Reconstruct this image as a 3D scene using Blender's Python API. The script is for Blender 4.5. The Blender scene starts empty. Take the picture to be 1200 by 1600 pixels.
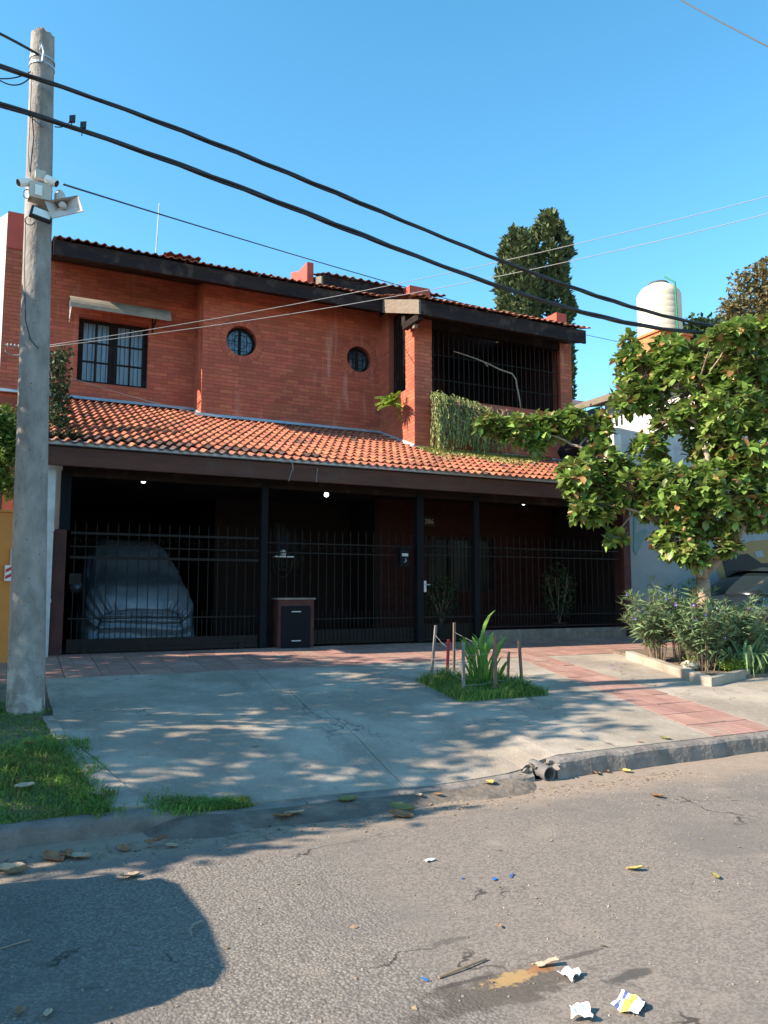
import bpy, bmesh, math, random
import numpy as np
from mathutils import Vector, Matrix
random.seed(7); rng = np.random.default_rng(7)
S = bpy.context.scene; COL = S.collection
R = math.radians; PI = math.pi
# ---------------------------------------------------------------- camera, sky, sun, exposure
EYE = 1.55; HEAD = R(25.8); PITCH = math.atan(125/1200)
cam = bpy.data.cameras.new('camera'); camo = bpy.data.objects.new('camera', cam); COL.objects.link(camo)
camo.location = (0, 0, EYE); camo.rotation_euler = (PI/2+PITCH, 0, -HEAD)
cam.sensor_fit = 'VERTICAL'; cam.sensor_height = 36; cam.lens = 27; cam.clip_end = 2000; cam.clip_start = 0.05
S.camera = camo
SUN_EL = R(33); SUN_AZ = R(-85.8)            # azimuth clockwise from +Y
W = bpy.data.worlds.new('World'); S.world = W; W.use_nodes = True
nt = W.node_tree; bg = nt.nodes['Background']
sky = nt.nodes.new('ShaderNodeTexSky'); sky.sky_type = 'NISHITA'; sky.sun_disc = False
sky.sun_elevation = SUN_EL; sky.sun_rotation = SUN_AZ; sky.altitude = 50
sky.air_density = 1.0; sky.dust_density = 0.25; sky.ozone_density = 2.0
hs = nt.nodes.new('ShaderNodeHueSaturation'); hs.inputs['Saturation'].default_value = 1.25; hs.inputs['Hue'].default_value = 0.481
nt.links.new(sky.outputs[0], hs.inputs['Color']); nt.links.new(hs.outputs[0], bg.inputs['Color'])
bg.inputs['Strength'].default_value = 0.14
sl = bpy.data.lights.new('sun', 'SUN'); slo = bpy.data.objects.new('sun', sl); COL.objects.link(slo)
sl.energy = 5.0; sl.angle = R(0.53); sl.color = (1.0, 0.85, 0.67)
sd = Vector((math.sin(SUN_AZ)*math.cos(SUN_EL), math.cos(SUN_AZ)*math.cos(SUN_EL), math.sin(SUN_EL)))
slo.rotation_euler = sd.to_track_quat('Z', 'Y').to_euler(); slo.location = (-20, 5, 20)
S.view_settings.view_transform = 'Standard'; S.view_settings.look = 'None'
S.view_settings.exposure = 1.3; S.view_settings.gamma = 1.0; S.view_settings.use_curve_mapping = False
S.render.engine = 'CYCLES'
S.cycles.max_bounces = 6

# ---------------------------------------------------------------- measuring helpers (photo pixel -> point on a vertical plane Y = const, or on the ground)
def _ray(x, y):
    u = (x-600)/1200; v = -(y-800)/1200
    fy = math.cos(PITCH)-v*math.sin(PITCH); z = math.sin(PITCH)+v*math.cos(PITCH)
    return (u*math.cos(HEAD)+fy*math.sin(HEAD), -u*math.sin(HEAD)+fy*math.cos(HEAD), z)
def at(x, y, Y):
    r = _ray(x, y); t = Y/r[1]; return Vector((r[0]*t, Y, EYE+r[2]*t))
def smooth(t): t = max(0., min(1., t)); return t*t*(3-2*t)
def lerp(a, b, t): return a+(b-a)*t
def kh(X):                                   # height of the kerb along the street: lowered at the driveway
    return lerp(.105, .135, smooth((X-3)/1.2))-lerp(.07, .10, smooth((X-2)/1.5))*smooth((X-.75)/.8)*smooth((4.35-X)/.5)
def sz(X, Y):                                # height of the pavement
    b = .15+(min(max(Y, 5.45), 12.2)-5.45)*.5/6.75
    return b-(.15-kh(X))*smooth((7.2-Y)/1.75)
def roadz(x, y): return .012*math.sin(x*.9)*math.sin(y*1.3)-.03*math.exp(-((y-5.15)/.25)**2)-.03*abs(y/8)+.02
def onG(x, y, road=False):
    r = _ray(x, y); z = 0.
    for i in range(40):
        t = (z-EYE)/r[2]; X, Y = r[0]*t, r[1]*t
        z = 0. if (road or Y < 5.38) else lerp(z, sz(X, Y), .6)
    t = (z-EYE)/r[2]
    return Vector((r[0]*t, r[1]*t, z))

# ---------------------------------------------------------------- materials
MATS = {}
def nd(t, k, **kw):
    n = t.nodes.new(k)
    for a, b in kw.items(): setattr(n, a, b)
    return n
def mat(name, col, rough=.8, col2=None, scale=3., bump=0., bscale=40., metal=0., rnd=0., spec=.3, detail=6., stretch=None, col3=None, scale3=.6, extra=None, emis=None, sheen=0, trans=0, lo=.35, hi=.65):
    m = bpy.data.materials.new(name); m.use_nodes = True; t = m.node_tree; L = t.links.new
    b = t.nodes['Principled BSDF']; b.inputs['Roughness'].default_value = rough
    b.inputs['Metallic'].default_value = metal; b.inputs['Specular IOR Level'].default_value = spec
    co = nd(t, 'ShaderNodeTexCoord'); geo = nd(t, 'ShaderNodeNewGeometry')
    src = geo.outputs['Position']
    if stretch:
        mp = nd(t, 'ShaderNodeMapping'); mp.inputs['Scale'].default_value = stretch; L(src, mp.inputs['Vector']); src = mp.outputs[0]
    c = None
    rgb = nd(t, 'ShaderNodeRGB'); rgb.outputs[0].default_value = (*col, 1); c = rgb.outputs[0]
    if col2:
        n = nd(t, 'ShaderNodeTexNoise'); n.inputs['Scale'].default_value = scale; n.inputs['Detail'].default_value = detail; n.inputs['Roughness'].default_value = .62
        L(src, n.inputs['Vector'])
        mr = nd(t, 'ShaderNodeMapRange'); mr.inputs['From Min'].default_value = lo; mr.inputs['From Max'].default_value = hi; L(n.outputs['Fac'], mr.inputs['Value'])
        mx = nd(t, 'ShaderNodeMix', data_type='RGBA'); L(mr.outputs[0], mx.inputs['Factor']); L(c, mx.inputs[6]); mx.inputs[7].default_value = (*col2, 1); c = mx.outputs[2]
    if col3:
        n = nd(t, 'ShaderNodeTexNoise'); n.inputs['Scale'].default_value = scale3; n.inputs['Detail'].default_value = 8; n.inputs['Roughness'].default_value = .65
        L(geo.outputs['Position'], n.inputs['Vector'])
        mr = nd(t, 'ShaderNodeMapRange'); mr.inputs['From Min'].default_value = .52; mr.inputs['From Max'].default_value = .7; L(n.outputs['Fac'], mr.inputs['Value'])
        mx = nd(t, 'ShaderNodeMix', data_type='RGBA'); L(mr.outputs[0], mx.inputs['Factor']); L(c, mx.inputs[6]); mx.inputs[7].default_value = (*col3, 1); c = mx.outputs[2]
    if rnd:
        oi = nd(t, 'ShaderNodeObjectInfo'); ad = nd(t, 'ShaderNodeMath', operation='ADD'); L(oi.outputs['Random'], ad.inputs[0]); L(geo.outputs['Random Per Island'], ad.inputs[1])
        fr = nd(t, 'ShaderNodeMath', operation='FRACT'); L(ad.outputs[0], fr.inputs[0])
        mr = nd(t, 'ShaderNodeMapRange'); mr.inputs['To Min'].default_value = 1-rnd; mr.inputs['To Max'].default_value = 1+rnd; L(fr.outputs[0], mr.inputs['Value'])
        h = nd(t, 'ShaderNodeHueSaturation'); L(mr.outputs[0], h.inputs['Value']); L(c, h.inputs['Color'])
        mr2 = nd(t, 'ShaderNodeMapRange'); mr2.inputs['To Min'].default_value = .5-rnd*.03; mr2.inputs['To Max'].default_value = .5+rnd*.03
        f2 = nd(t, 'ShaderNodeMath', operation='MULTIPLY'); f2.inputs[1].default_value = 7.31; L(fr.outputs[0], f2.inputs[0]); f3 = nd(t, 'ShaderNodeMath', operation='FRACT'); L(f2.outputs[0], f3.inputs[0]); L(f3.outputs[0], mr2.inputs['Value']); L(mr2.outputs[0], h.inputs['Hue'])
        c = h.outputs[0]
    if extra: c = extra(t, geo, c, b)
    L(c, b.inputs['Base Color'])
    if bump:
        n = nd(t, 'ShaderNodeTexNoise'); n.inputs['Scale'].default_value = bscale; n.inputs['Detail'].default_value = 5; L(src, n.inputs['Vector'])
        bp = nd(t, 'ShaderNodeBump'); bp.inputs['Strength'].default_value = bump; bp.inputs['Distance'].default_value = .02
        L(n.outputs['Fac'], bp.inputs['Height'])
        if not b.inputs['Normal'].is_linked: L(bp.outputs[0], b.inputs['Normal'])
    if emis: b.inputs['Emission Color'].default_value = (*emis[0], 1); b.inputs['Emission Strength'].default_value = emis[1]
    if trans:   # leaves let some light through
        tr = nd(t, 'ShaderNodeBsdfTranslucent'); ms = nd(t, 'ShaderNodeMixShader'); ms.inputs[0].default_value = trans
        hh = nd(t, 'ShaderNodeHueSaturation'); hh.inputs['Value'].default_value = 1.6; hh.inputs['Hue'].default_value = .49; L(c, hh.inputs['Color']); L(hh.outputs[0], tr.inputs['Color'])
        out = t.nodes['Material Output']; L(b.outputs[0], ms.inputs[1]); L(tr.outputs[0], ms.inputs[2]); L(ms.outputs[0], out.inputs['Surface'])
    MATS[name] = m; return m
def noise(t, vec, scale, detail=4, rough=.6):
    n = nd(t, 'ShaderNodeTexNoise'); n.inputs['Scale'].default_value = scale; n.inputs['Detail'].default_value = detail; n.inputs['Roughness'].default_value = rough; t.links.new(vec, n.inputs['Vector']); return n.outputs['Fac']
def ramp(t, v, a, b, c=0., d=1.):
    m = nd(t, 'ShaderNodeMapRange'); m.interpolation_type = 'SMOOTHSTEP'
    for k, x in zip(('From Min', 'From Max', 'To Min', 'To Max'), (a, b, c, d)): m.inputs[k].default_value = x
    t.links.new(v, m.inputs['Value']); return m.outputs[0]
def mth(t, op, a, b=None, c=None):
    m = nd(t, 'ShaderNodeMath', operation=op)
    for i, x in enumerate((a, b, c)):
        if x is None: continue
        if isinstance(x, (int, float)): m.inputs[i].default_value = x
        else: t.links.new(x, m.inputs[i])
    return m.outputs[0]
def mixc(t, f, a, b):
    m = nd(t, 'ShaderNodeMix', data_type='RGBA')
    if isinstance(f, (int, float)): m.inputs[0].default_value = f
    else: t.links.new(f, m.inputs[0])
    for i, x in ((6, a), (7, b)):
        if isinstance(x, tuple): m.inputs[i].default_value = (*x, 1)
        else: t.links.new(x, m.inputs[i])
    return m.outputs[2]
def nd2(t, P):
    n = nd(t, 'ShaderNodeTexNoise'); n.inputs['Scale'].default_value = 30; n.inputs['Detail'].default_value = 3; t.links.new(P, n.inputs['Vector']); return n.outputs['Color']
def road_extra(t, geo, c, b):
    P = geo.outputs['Position']; sx = nd(t, 'ShaderNodeSeparateXYZ'); t.links.new(P, sx.inputs[0]); X, Y = sx.outputs[0], sx.outputs[1]
    wob = mth(t, 'MULTIPLY', mth(t, 'SUBTRACT', noise(t, P, 1.6, 5), .5), .7)
    # coarse old seal on the near left (X < edge), smoother grey seal elsewhere
    xe = mth(t, 'ADD', mth(t, 'ADD', X, wob), mth(t, 'MULTIPLY', Y, -.10))
    coarse = mth(t, 'MULTIPLY', ramp(t, xe, 1.55, 1.25), ramp(t, mth(t, 'ADD', Y, wob), 4.75, 4.45))
    v = nd(t, 'ShaderNodeTexVoronoi'); v.inputs['Scale'].default_value = 95; t.links.new(P, v.inputs['Vector'])
    v2 = nd(t, 'ShaderNodeTexVoronoi'); v2.inputs['Scale'].default_value = 72; t.links.new(mixc(t, .02, P, nd2(t, P)), v2.inputs['Vector'])
    sp = nd(t, 'ShaderNodeSeparateColor'); t.links.new(v2.outputs['Color'], sp.inputs[0])
    sp1 = nd(t, 'ShaderNodeSeparateColor'); t.links.new(v.outputs['Color'], sp1.inputs[0])
    fine = mixc(t, ramp(t, sp1.outputs[0], 0, 1), (.14, .12, .105), (.225, .195, .17))
    big = mixc(t, mth(t, 'MULTIPLY', ramp(t, mth(t, 'ADD', v2.outputs['Distance'], mth(t, 'MULTIPLY', noise(t, P, 70, 3), .4)), .55, .85), .7), mixc(t, sp.outputs[0], (.165, .145, .127), (.27, .24, .21)), (.105, .092, .082))
    col = mixc(t, coarse, fine, big)
    # grey worn wheel tracks and warm dust patches
    nn = noise(t, P, .9, 7); col = mixc(t, ramp(t, nn, .52, .72, 0, .55), col, (.150, .135, .125))
    col = mixc(t, ramp(t, noise(t, P, 2.3, 6), .55, .75, 0, .5), col, (.29, .235, .19))
    col = mixc(t, ramp(t, noise(t, P, .45, 8, .7), .48, .62, 0, .6), col, (.135, .12, .108))
    vc = nd(t, 'ShaderNodeTexVoronoi', feature='DISTANCE_TO_EDGE'); vc.inputs['Scale'].default_value = .8; cv = nd(t, 'ShaderNodeVectorMath', operation='ADD'); t.links.new(P, cv.inputs[0])
    cn = nd(t, 'ShaderNodeTexNoise'); cn.inputs['Scale'].default_value = 3; cn.inputs['Detail'].default_value = 7; t.links.new(P, cn.inputs['Vector']); cs = nd(t, 'ShaderNodeVectorMath', operation='SCALE'); cs.inputs['Scale'].default_value = .7; t.links.new(cn.outputs['Color'], cs.inputs[0]); t.links.new(cs.outputs[0], cv.inputs[1]); t.links.new(cv.outputs[0], vc.inputs['Vector'])
    col = mixc(t, mth(t, 'MULTIPLY', ramp(t, vc.outputs['Distance'], .012, .004), ramp(t, noise(t, P, .8, 3), .52, .6)), col, (.06, .052, .046))
    # sandy dirt gathered at the gutter
    dirt = ramp(t, mth(t, 'ADD', Y, mth(t, 'MULTIPLY', mth(t, 'SUBTRACT', noise(t, P, 2.2, 6), .5), .9)), 4.55, 5.1)
    col = mixc(t, mth(t, 'MULTIPLY', dirt, .85), col, mixc(t, noise(t, P, 14, 5), (.20, .155, .12), (.36, .285, .22)))
    # dark tar marks / damp patch
    # real stain of spilt food, ochre, in the road at about (2.2, 2.55)
    def blob(x, y, rx, ry, sc, thr):
        dx = mth(t, 'DIVIDE', mth(t, 'SUBTRACT', X, x), rx); dy = mth(t, 'DIVIDE', mth(t, 'SUBTRACT', Y, y), ry)
        d = mth(t, 'SQRT', mth(t, 'ADD', mth(t, 'MULTIPLY', dx, dx), mth(t, 'MULTIPLY', dy, dy)))
        return ramp(t, mth(t, 'ADD', d, mth(t, 'MULTIPLY', mth(t, 'SUBTRACT', noise(t, P, sc, 5), .5), 2.2)), 1.0, .55)
    for (x, y, rx, ry, sc, cc, a) in STAINS:
        col = mixc(t, mth(t, 'MULTIPLY', blob(x, y, rx, ry, sc, 0), a), col, cc)
    h = mth(t, 'ADD', mth(t, 'MULTIPLY', mth(t, 'SUBTRACT', 1., v2.outputs['Distance']), mth(t, 'ADD', mth(t, 'MULTIPLY', coarse, .9), .12)), mth(t, 'MULTIPLY', noise(t, P, 160, 3), .35))
    h = mth(t, 'ADD', h, mth(t, 'MULTIPLY', noise(t, P, 5, 4), .9))
    bp = nd(t, 'ShaderNodeBump'); bp.inputs['Strength'].default_value = .5; bp.inputs['Distance'].default_value = .008
    t.links.new(h, bp.inputs['Height']); t.links.new(bp.outputs[0], b.inputs['Normal'])
    return col
_s = [onG(x, y, True) for x, y in ((820, 1525), (845, 1515), (985, 1528), (730, 1535), (880, 1505), (700, 1470), (800, 1570))]
STAINS = [(_s[6].x, _s[6].y+.1, .40, .16, 9, (.075, .062, .052), .75),
          (_s[0].x-.05, _s[0].y, .17, .055, 30, (.42, .27, .11), .7), (_s[1].x, _s[1].y, .085, .045, 30, (.28, .12, .04), .8),
          (_s[2].x, _s[2].y, .14, .045, 8, (.07, .066, .062), .9), (_s[3].x, _s[3].y, .16, .02, 8, (.06, .05, .045), .8),
          (_s[4].x+.12, _s[4].y+.02, .18, .02, 9, (.07, .06, .055), .7), (_s[5].x, _s[5].y, .15, .03, 9, (.09, .078, .07), .7)]
mat('asphalt', (.2, .18, .16), .92, extra=road_extra, spec=.2)
def slab_extra(t, geo, c, b):
    P = geo.outputs['Position']
    col = mixc(t, ramp(t, noise(t, P, 1.1, 7), .36, .68), (.25, .212, .172), (.40, .345, .28))
    mp0 = nd(t, 'ShaderNodeMapping'); mp0.inputs['Scale'].default_value = (3.2, .35, 1); mp0.inputs['Rotation'].default_value = (0, 0, .12); t.links.new(P, mp0.inputs[0])
    col = mixc(t, ramp(t, noise(t, mp0.outputs[0], 1., 7, .7), .54, .72, 0, .6), col, (.17, .15, .13))
    vd = nd(t, 'ShaderNodeTexVoronoi'); vd.inputs['Scale'].default_value = 2.3; t.links.new(P, vd.inputs['Vector'])
    col = mixc(t, mth(t, 'MULTIPLY', ramp(t, mth(t, 'ADD', vd.outputs['Distance'], mth(t, 'MULTIPLY', noise(t, P, 25, 4), .12)), .17, .11), .7), col, (.11, .098, .088))
    col = mixc(t, ramp(t, noise(t, P, 4.5, 8, .7), .55, .72, 0, .55), col, (.20, .18, .155))
    v = nd(t, 'ShaderNodeTexVoronoi', feature='DISTANCE_TO_EDGE'); v.inputs['Scale'].default_value = .55
    mp = nd(t, 'ShaderNodeVectorMath', operation='ADD'); n = nd(t, 'ShaderNodeTexNoise'); n.inputs['Scale'].default_value = 2.5; n.inputs['Detail'].default_value = 6
    t.links.new(P, n.inputs['Vector']); t.links.new(P, mp.inputs[0]); t.links.new(n.outputs['Color'], mp.inputs[1]); t.links.new(mp.outputs[0], v.inputs['Vector'])
    col = mixc(t, mth(t, 'MULTIPLY', ramp(t, v.outputs['Distance'], .008, .002), ramp(t, noise(t, P, .7, 3), .5, .62)), col, (.10, .09, .08))
    col = mixc(t, ramp(t, noise(t, P, 60, 3), .58, .72, 0, .6), col, (.17, .15, .13))
    col = mixc(t, ramp(t, noise(t, P, 17, 6, .8), .5, .68, 0, .4), col, (.47, .42, .36))
    return col
mat('concrete', (.4, .37, .33), .88, extra=slab_extra, bump=.35, bscale=55, spec=.2)
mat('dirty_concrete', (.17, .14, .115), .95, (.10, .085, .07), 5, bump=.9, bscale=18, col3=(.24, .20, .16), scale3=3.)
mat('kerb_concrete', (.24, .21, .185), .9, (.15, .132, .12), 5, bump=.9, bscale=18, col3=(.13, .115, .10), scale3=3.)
def path_extra(t, geo, c, b):
    P = geo.outputs['Position']; w = nd(t, 'ShaderNodeTexBrick')
    w.inputs['Scale'].default_value = 1.; w.offset = .0; w.squash = 1.; w.inputs['Brick Width'].default_value = .4; w.inputs['Row Height'].default_value = .066
    w.inputs['Mortar Size'].default_value = .004; w.inputs['Color1'].default_value = (0, 0, 0, 1); w.inputs['Color2'].default_value = (0, 0, 0, 1); w.inputs['Mortar'].default_value = (1, 1, 1, 1)
    t.links.new(P, w.inputs['Vector']); sp = nd(t, 'ShaderNodeSeparateColor'); t.links.new(w.outputs['Color'], sp.inputs[0])
    col = mixc(t, mth(t, 'MULTIPLY', sp.outputs[0], .6), c, (.14, .065, .05))
    bp = nd(t, 'ShaderNodeBump'); bp.invert = True; bp.inputs['Strength'].default_value = .5; bp.inputs['Distance'].default_value = .004; t.links.new(sp.outputs[0], bp.inputs['Height']); t.links.new(bp.outputs[0], b.inputs['Normal'])
    return col
mat('red_paver', (.37, .215, .175), .9, (.28, .155, .128), 3.5, rnd=.14, extra=path_extra, col3=(.36, .26, .21), scale3=1.8)
mat('soil', (.13, .095, .07), 1., (.21, .16, .12), 6, bump=1., bscale=22, detail=9)
mat('far_ground', (.16, .14, .10), 1., (.08, .10, .04), .5)
def brick_extra(t, geo, c, b):
    P = geo.outputs['Position']; sx = nd(t, 'ShaderNodeSeparateXYZ'); t.links.new(P, sx.inputs[0]); Z = sx.outputs[2]
    mp = nd(t, 'ShaderNodeMapping'); mp.inputs['Scale'].default_value = (3.5, 3.5, .45); t.links.new(P, mp.inputs[0])
    col = mixc(t, ramp(t, noise(t, mp.outputs[0], 1., 6), .56, .74, 0, .55), c, (.62, .34, .27))        # pale streaks
    col = mixc(t, ramp(t, noise(t, P, .8, 5), .5, .7, 0, .45), col, (.36, .095, .055))
    col = mixc(t, ramp(t, noise(t, P, 12, 6, .7), .66, .74, 0, .8), col, (.07, .035, .03))             # soot specks
    return col
mat('brick', (.45, .120, .068), .8, (.38, .098, .056), 1.7, rnd=.18, bump=.15, bscale=60, extra=brick_extra)
mat('mortar', (.30, .08, .052),   .9, (.30, .085, .055), 5, extra=brick_extra)
mat('porch_brick_shaded', (.040, .009, .007), .9, (.025, .007, .006), 9, rnd=.15, bump=.4)  # darkened copy of the red brick; porch shade is in the colour
mat('red_paint', (.50, .085, .055), .7, (.40, .07, .05), 2, bump=.15)
mat('white_paint', (.72, .70, .66), .8, (.60, .57, .53), 2, col3=(.42, .39, .36), scale3=1.2, bump=.15)
mat('roof_tile', (.37, .135, .076), .88, (.26, .088, .055), 7, rnd=.26, bump=.5, bscale=50, col3=(.10, .055, .04), scale3=1.1)
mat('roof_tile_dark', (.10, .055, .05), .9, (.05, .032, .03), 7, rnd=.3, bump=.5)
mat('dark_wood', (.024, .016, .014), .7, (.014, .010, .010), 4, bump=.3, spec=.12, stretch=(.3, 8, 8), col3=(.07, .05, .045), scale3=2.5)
mat('fascia_upper', (.040, .027, .026), .85, (.022, .018, .02), 2, bump=.3, stretch=(.6, 2, 4), col3=(.10, .07, .06), scale3=2.8, lo=.3, spec=.08)
mat('fascia_lower', (.105, .042, .030), .7, (.068, .030, .023), 2, bump=.3, stretch=(.6, 2, 5), col3=(.085, .055, .045), scale3=1.8)
mat('weathered_board', (.22, .18, .14), .8, (.14, .11, .085), 6, bump=.4, stretch=(1, .6, 5))
mat('zinc', (.46, .50, .54), .45, (.34, .37, .40), 4, metal=.5, bump=.1)
mat('black_iron', (.007, .006, .006), .6, (.014, .011, .010), 12, bump=.2, spec=.2)
mat('post_iron', (.010, .011, .014), .8, spec=.1)
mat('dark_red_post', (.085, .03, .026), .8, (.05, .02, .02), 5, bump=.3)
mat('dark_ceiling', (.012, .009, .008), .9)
mat('dark_wall', (.02, .010, .009), .9, (.012, .008, .008), 3)  # interior walls: deep shade is put into this near-black colour
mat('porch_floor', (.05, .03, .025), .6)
mat('window_glass', (.10, .16, .22), .04, (.04, .07, .10), 1.5, spec=1.)
mat('curtain', (.09, .14, .19), .25, (.16, .24, .31), 3, stretch=(9, 1, .6), spec=.8)
mat('awning', (.30, .27, .22), .5, (.20, .18, .15), 3, spec=.4)
def pole_extra(t, geo, c, b):
    P = geo.outputs['Position']; sx = nd(t, 'ShaderNodeSeparateXYZ'); t.links.new(P, sx.inputs[0]); Z = sx.outputs[2]
    low = ramp(t, Z, 1.35, .45)
    col = mixc(t, mth(t, 'MULTIPLY', ramp(t, noise(t, P, 5, 6), .45, .6), mth(t, 'MULTIPLY', low, .9)), c, (.42, .40, .37))
    col = mixc(t, mth(t, 'MULTIPLY', ramp(t, noise(t, P, 3.3, 6), .5, .62), mth(t, 'MULTIPLY', low, .8)), col, (.06, .075, .035))
    v = nd(t, 'ShaderNodeTexVoronoi'); v.inputs['Scale'].default_value = 14; t.links.new(P, v.inputs['Vector'])
    return mixc(t, ramp(t, v.outputs['Distance'], .12, .07), col, (.07, .06, .055))
mat('pole_concrete', (.31, .285, .265), .9, (.19, .175, .165), 7, bump=.7, bscale=30, extra=pole_extra, stretch=(1, 1, .5))
mat('grey_plastic', (.50, .47, .42), .5, (.42, .40, .36), 5)
mat('white_plastic', (.75, .74, .72), .4)
mat('horn_plastic', (.58, .52, .48), .5, (.48, .42, .39), 6)
mat('black_rubber', (.014, .015, .02), .45, spec=.5)
mat('pale_wire', (.30, .295, .29), .7, spec=.1)
mat('dark_wire', (.10, .10, .105), .7)
mat('lamp_glass', (.7, .75, .72), .15)
mat('bulb', (.9, .95, 1.), .2, emis=((.9, .97, 1.), 2.5))
mat('car_cover', (.15, .18, .22), .38, (.10, .125, .155), 3, bump=.35, bscale=7, metal=.25, spec=.7)
mat('car_paint_black', (.01, .011, .013), .15, spec=.8)
mat('car_paint_grey', (.12, .13, .14), .3, spec=.6)
mat('tyre', (.02, .02, .02), .9)
mat('car_glass', (.012, .018, .02), .12, spec=.5)
mat('orange_wall', (.58, .22, .05), .8, (.50, .19, .05), 3, bump=.3)
mat('blue_render', (.27, .30, .32), .85, (.22, .25, .27), 1.6, bump=.25, col3=(.22, .27, .30), scale3=2.)
mat('mural_ochre', (.27, .195, .085), .8); mat('mural_black', (.02, .02, .022), .7); mat('mural_teal', (.10, .22, .23), .8, (.17, .27, .28), 4)
mat('tank_cream', (.60, .54, .42), .6, (.52, .47, .37), 2); mat('tank_lid', (.06, .055, .05), .7); mat('green_pipe', (.02, .16, .09), .5)
mat('orange_brick', (.52, .20, .075), .85, (.40, .15, .07), 8, bump=.5, rnd=.1)
mat('teal_paint', (.08, .35, .36), .6); mat('grit', (.30, .26, .22), .95, (.18, .15, .13), 30, rnd=.3)
mat('porch_glass', (.004, .005, .006), .2, (.012, .014, .016), 3, spec=.08)  # blackened panes, the dimness under the porch painted into them
mat('stone', (.45, .42, .36), .9, (.30, .28, .24), 9, bump=.8)
mat('stake_wood', (.22, .14, .10), .85, (.13, .085, .06), 14, stretch=(3, 3, .4)); mat('stake_red', (.45, .03, .03), .6); mat('stake_grey', (.24, .21, .19), .85, (.15, .13, .12), 10)
mat('bark', (.22, .15, .11), .95, (.12, .085, .065), 9, bump=1., bscale=26, stretch=(1.5, 1.5, .5))
mat('bark_pale', (.36, .27, .20), .9, (.24, .17, .13), 9, bump=.8, bscale=26)
mat('leaf_magnolia', (.20, .30, .065), .42, (.10, .17, .035), 1.6, rnd=.5, spec=.5, col3=(.28, .26, .09), scale3=3.5, trans=.22)
mat('leaf_rust', (.30, .17, .07), .6, rnd=.3, trans=.15)
mat('seed_cone', (.42, .28, .13), .8, (.34, .16, .10), 20, rnd=.2)
mat('leaf_cypress', (.13, .16, .075), .8, (.08, .105, .045), 3, rnd=.5)
mat('leaf_brownish', (.17, .13, .055), .7, (.09, .085, .035), .9, rnd=.4, trans=.15)
mat('leaf_street', (.05, .09, .025), .6, rnd=.4, trans=.2)
mat('leaf_hedge', (.11, .17, .03), .6, (.05, .10, .02), 1.5, rnd=.4, trans=.25)
mat('leaf_dark', (.035, .06, .025), .6, rnd=.4, trans=.1)
mat('leaf_petunia', (.12, .18, .085), .5, rnd=.4, trans=.15)
mat('leaf_strap', (.20, .29, .14), .45, (.13, .21, .09), 3, rnd=.3, trans=.2)
mat('leaf_fern', (.17, .26, .03), .6, rnd=.35, trans=.3)
mat('leaf_canna', (.12, .25, .05), .4, rnd=.3, trans=.35)
mat('flower_purple', (.32, .20, .58), .6, rnd=.25, trans=.2)
mat('hanging_stem', (.27, .30, .11), .7, (.17, .20, .07), 3, rnd=.45, trans=.1)
mat('dry_stem', (.24, .17, .11), .9, rnd=.3)
mat('moss', (.30, .33, .09), 1., (.40, .36, .14), 4, rnd=.4)
mat('grass', (.15, .26, .05), .6, (.09, .17, .035), 1.2, rnd=.4, trans=.25, col3=(.17, .17, .05), scale3=2.5)
mat('dead_leaf', (.30, .16, .08), .8, (.20, .10, .05), 18, rnd=.35); mat('dead_leaf_pale', (.46, .36, .26), .8, (.34, .25, .17), 15)
mat('yellow_leaf', (.42, .33, .10), .8, (.34, .24, .08), 15); mat('olive_leaf', (.14, .15, .05), .7, (.2, .17, .06), 12)
mat('paper', (.80, .79, .77), .8, (.70, .68, .66), 9); mat('blue_plastic', (.02, .13, .45), .5); mat('print_yellow', (.75, .52, .10), .7); mat('print_blue', (.12, .16, .35), .7)
mat('pvc', (.17, .16, .15), .7, (.11, .10, .10), 8); mat('branch_grey', (.25, .21, .18), .9)
mat('sign_white', (.72, .70, .70), .5); mat('sign_red', (.5, .03, .05), .5); mat('plate_black', (.01, .01, .012), .4); mat('plate_digit', (.42, .38, .32), .6)

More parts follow.
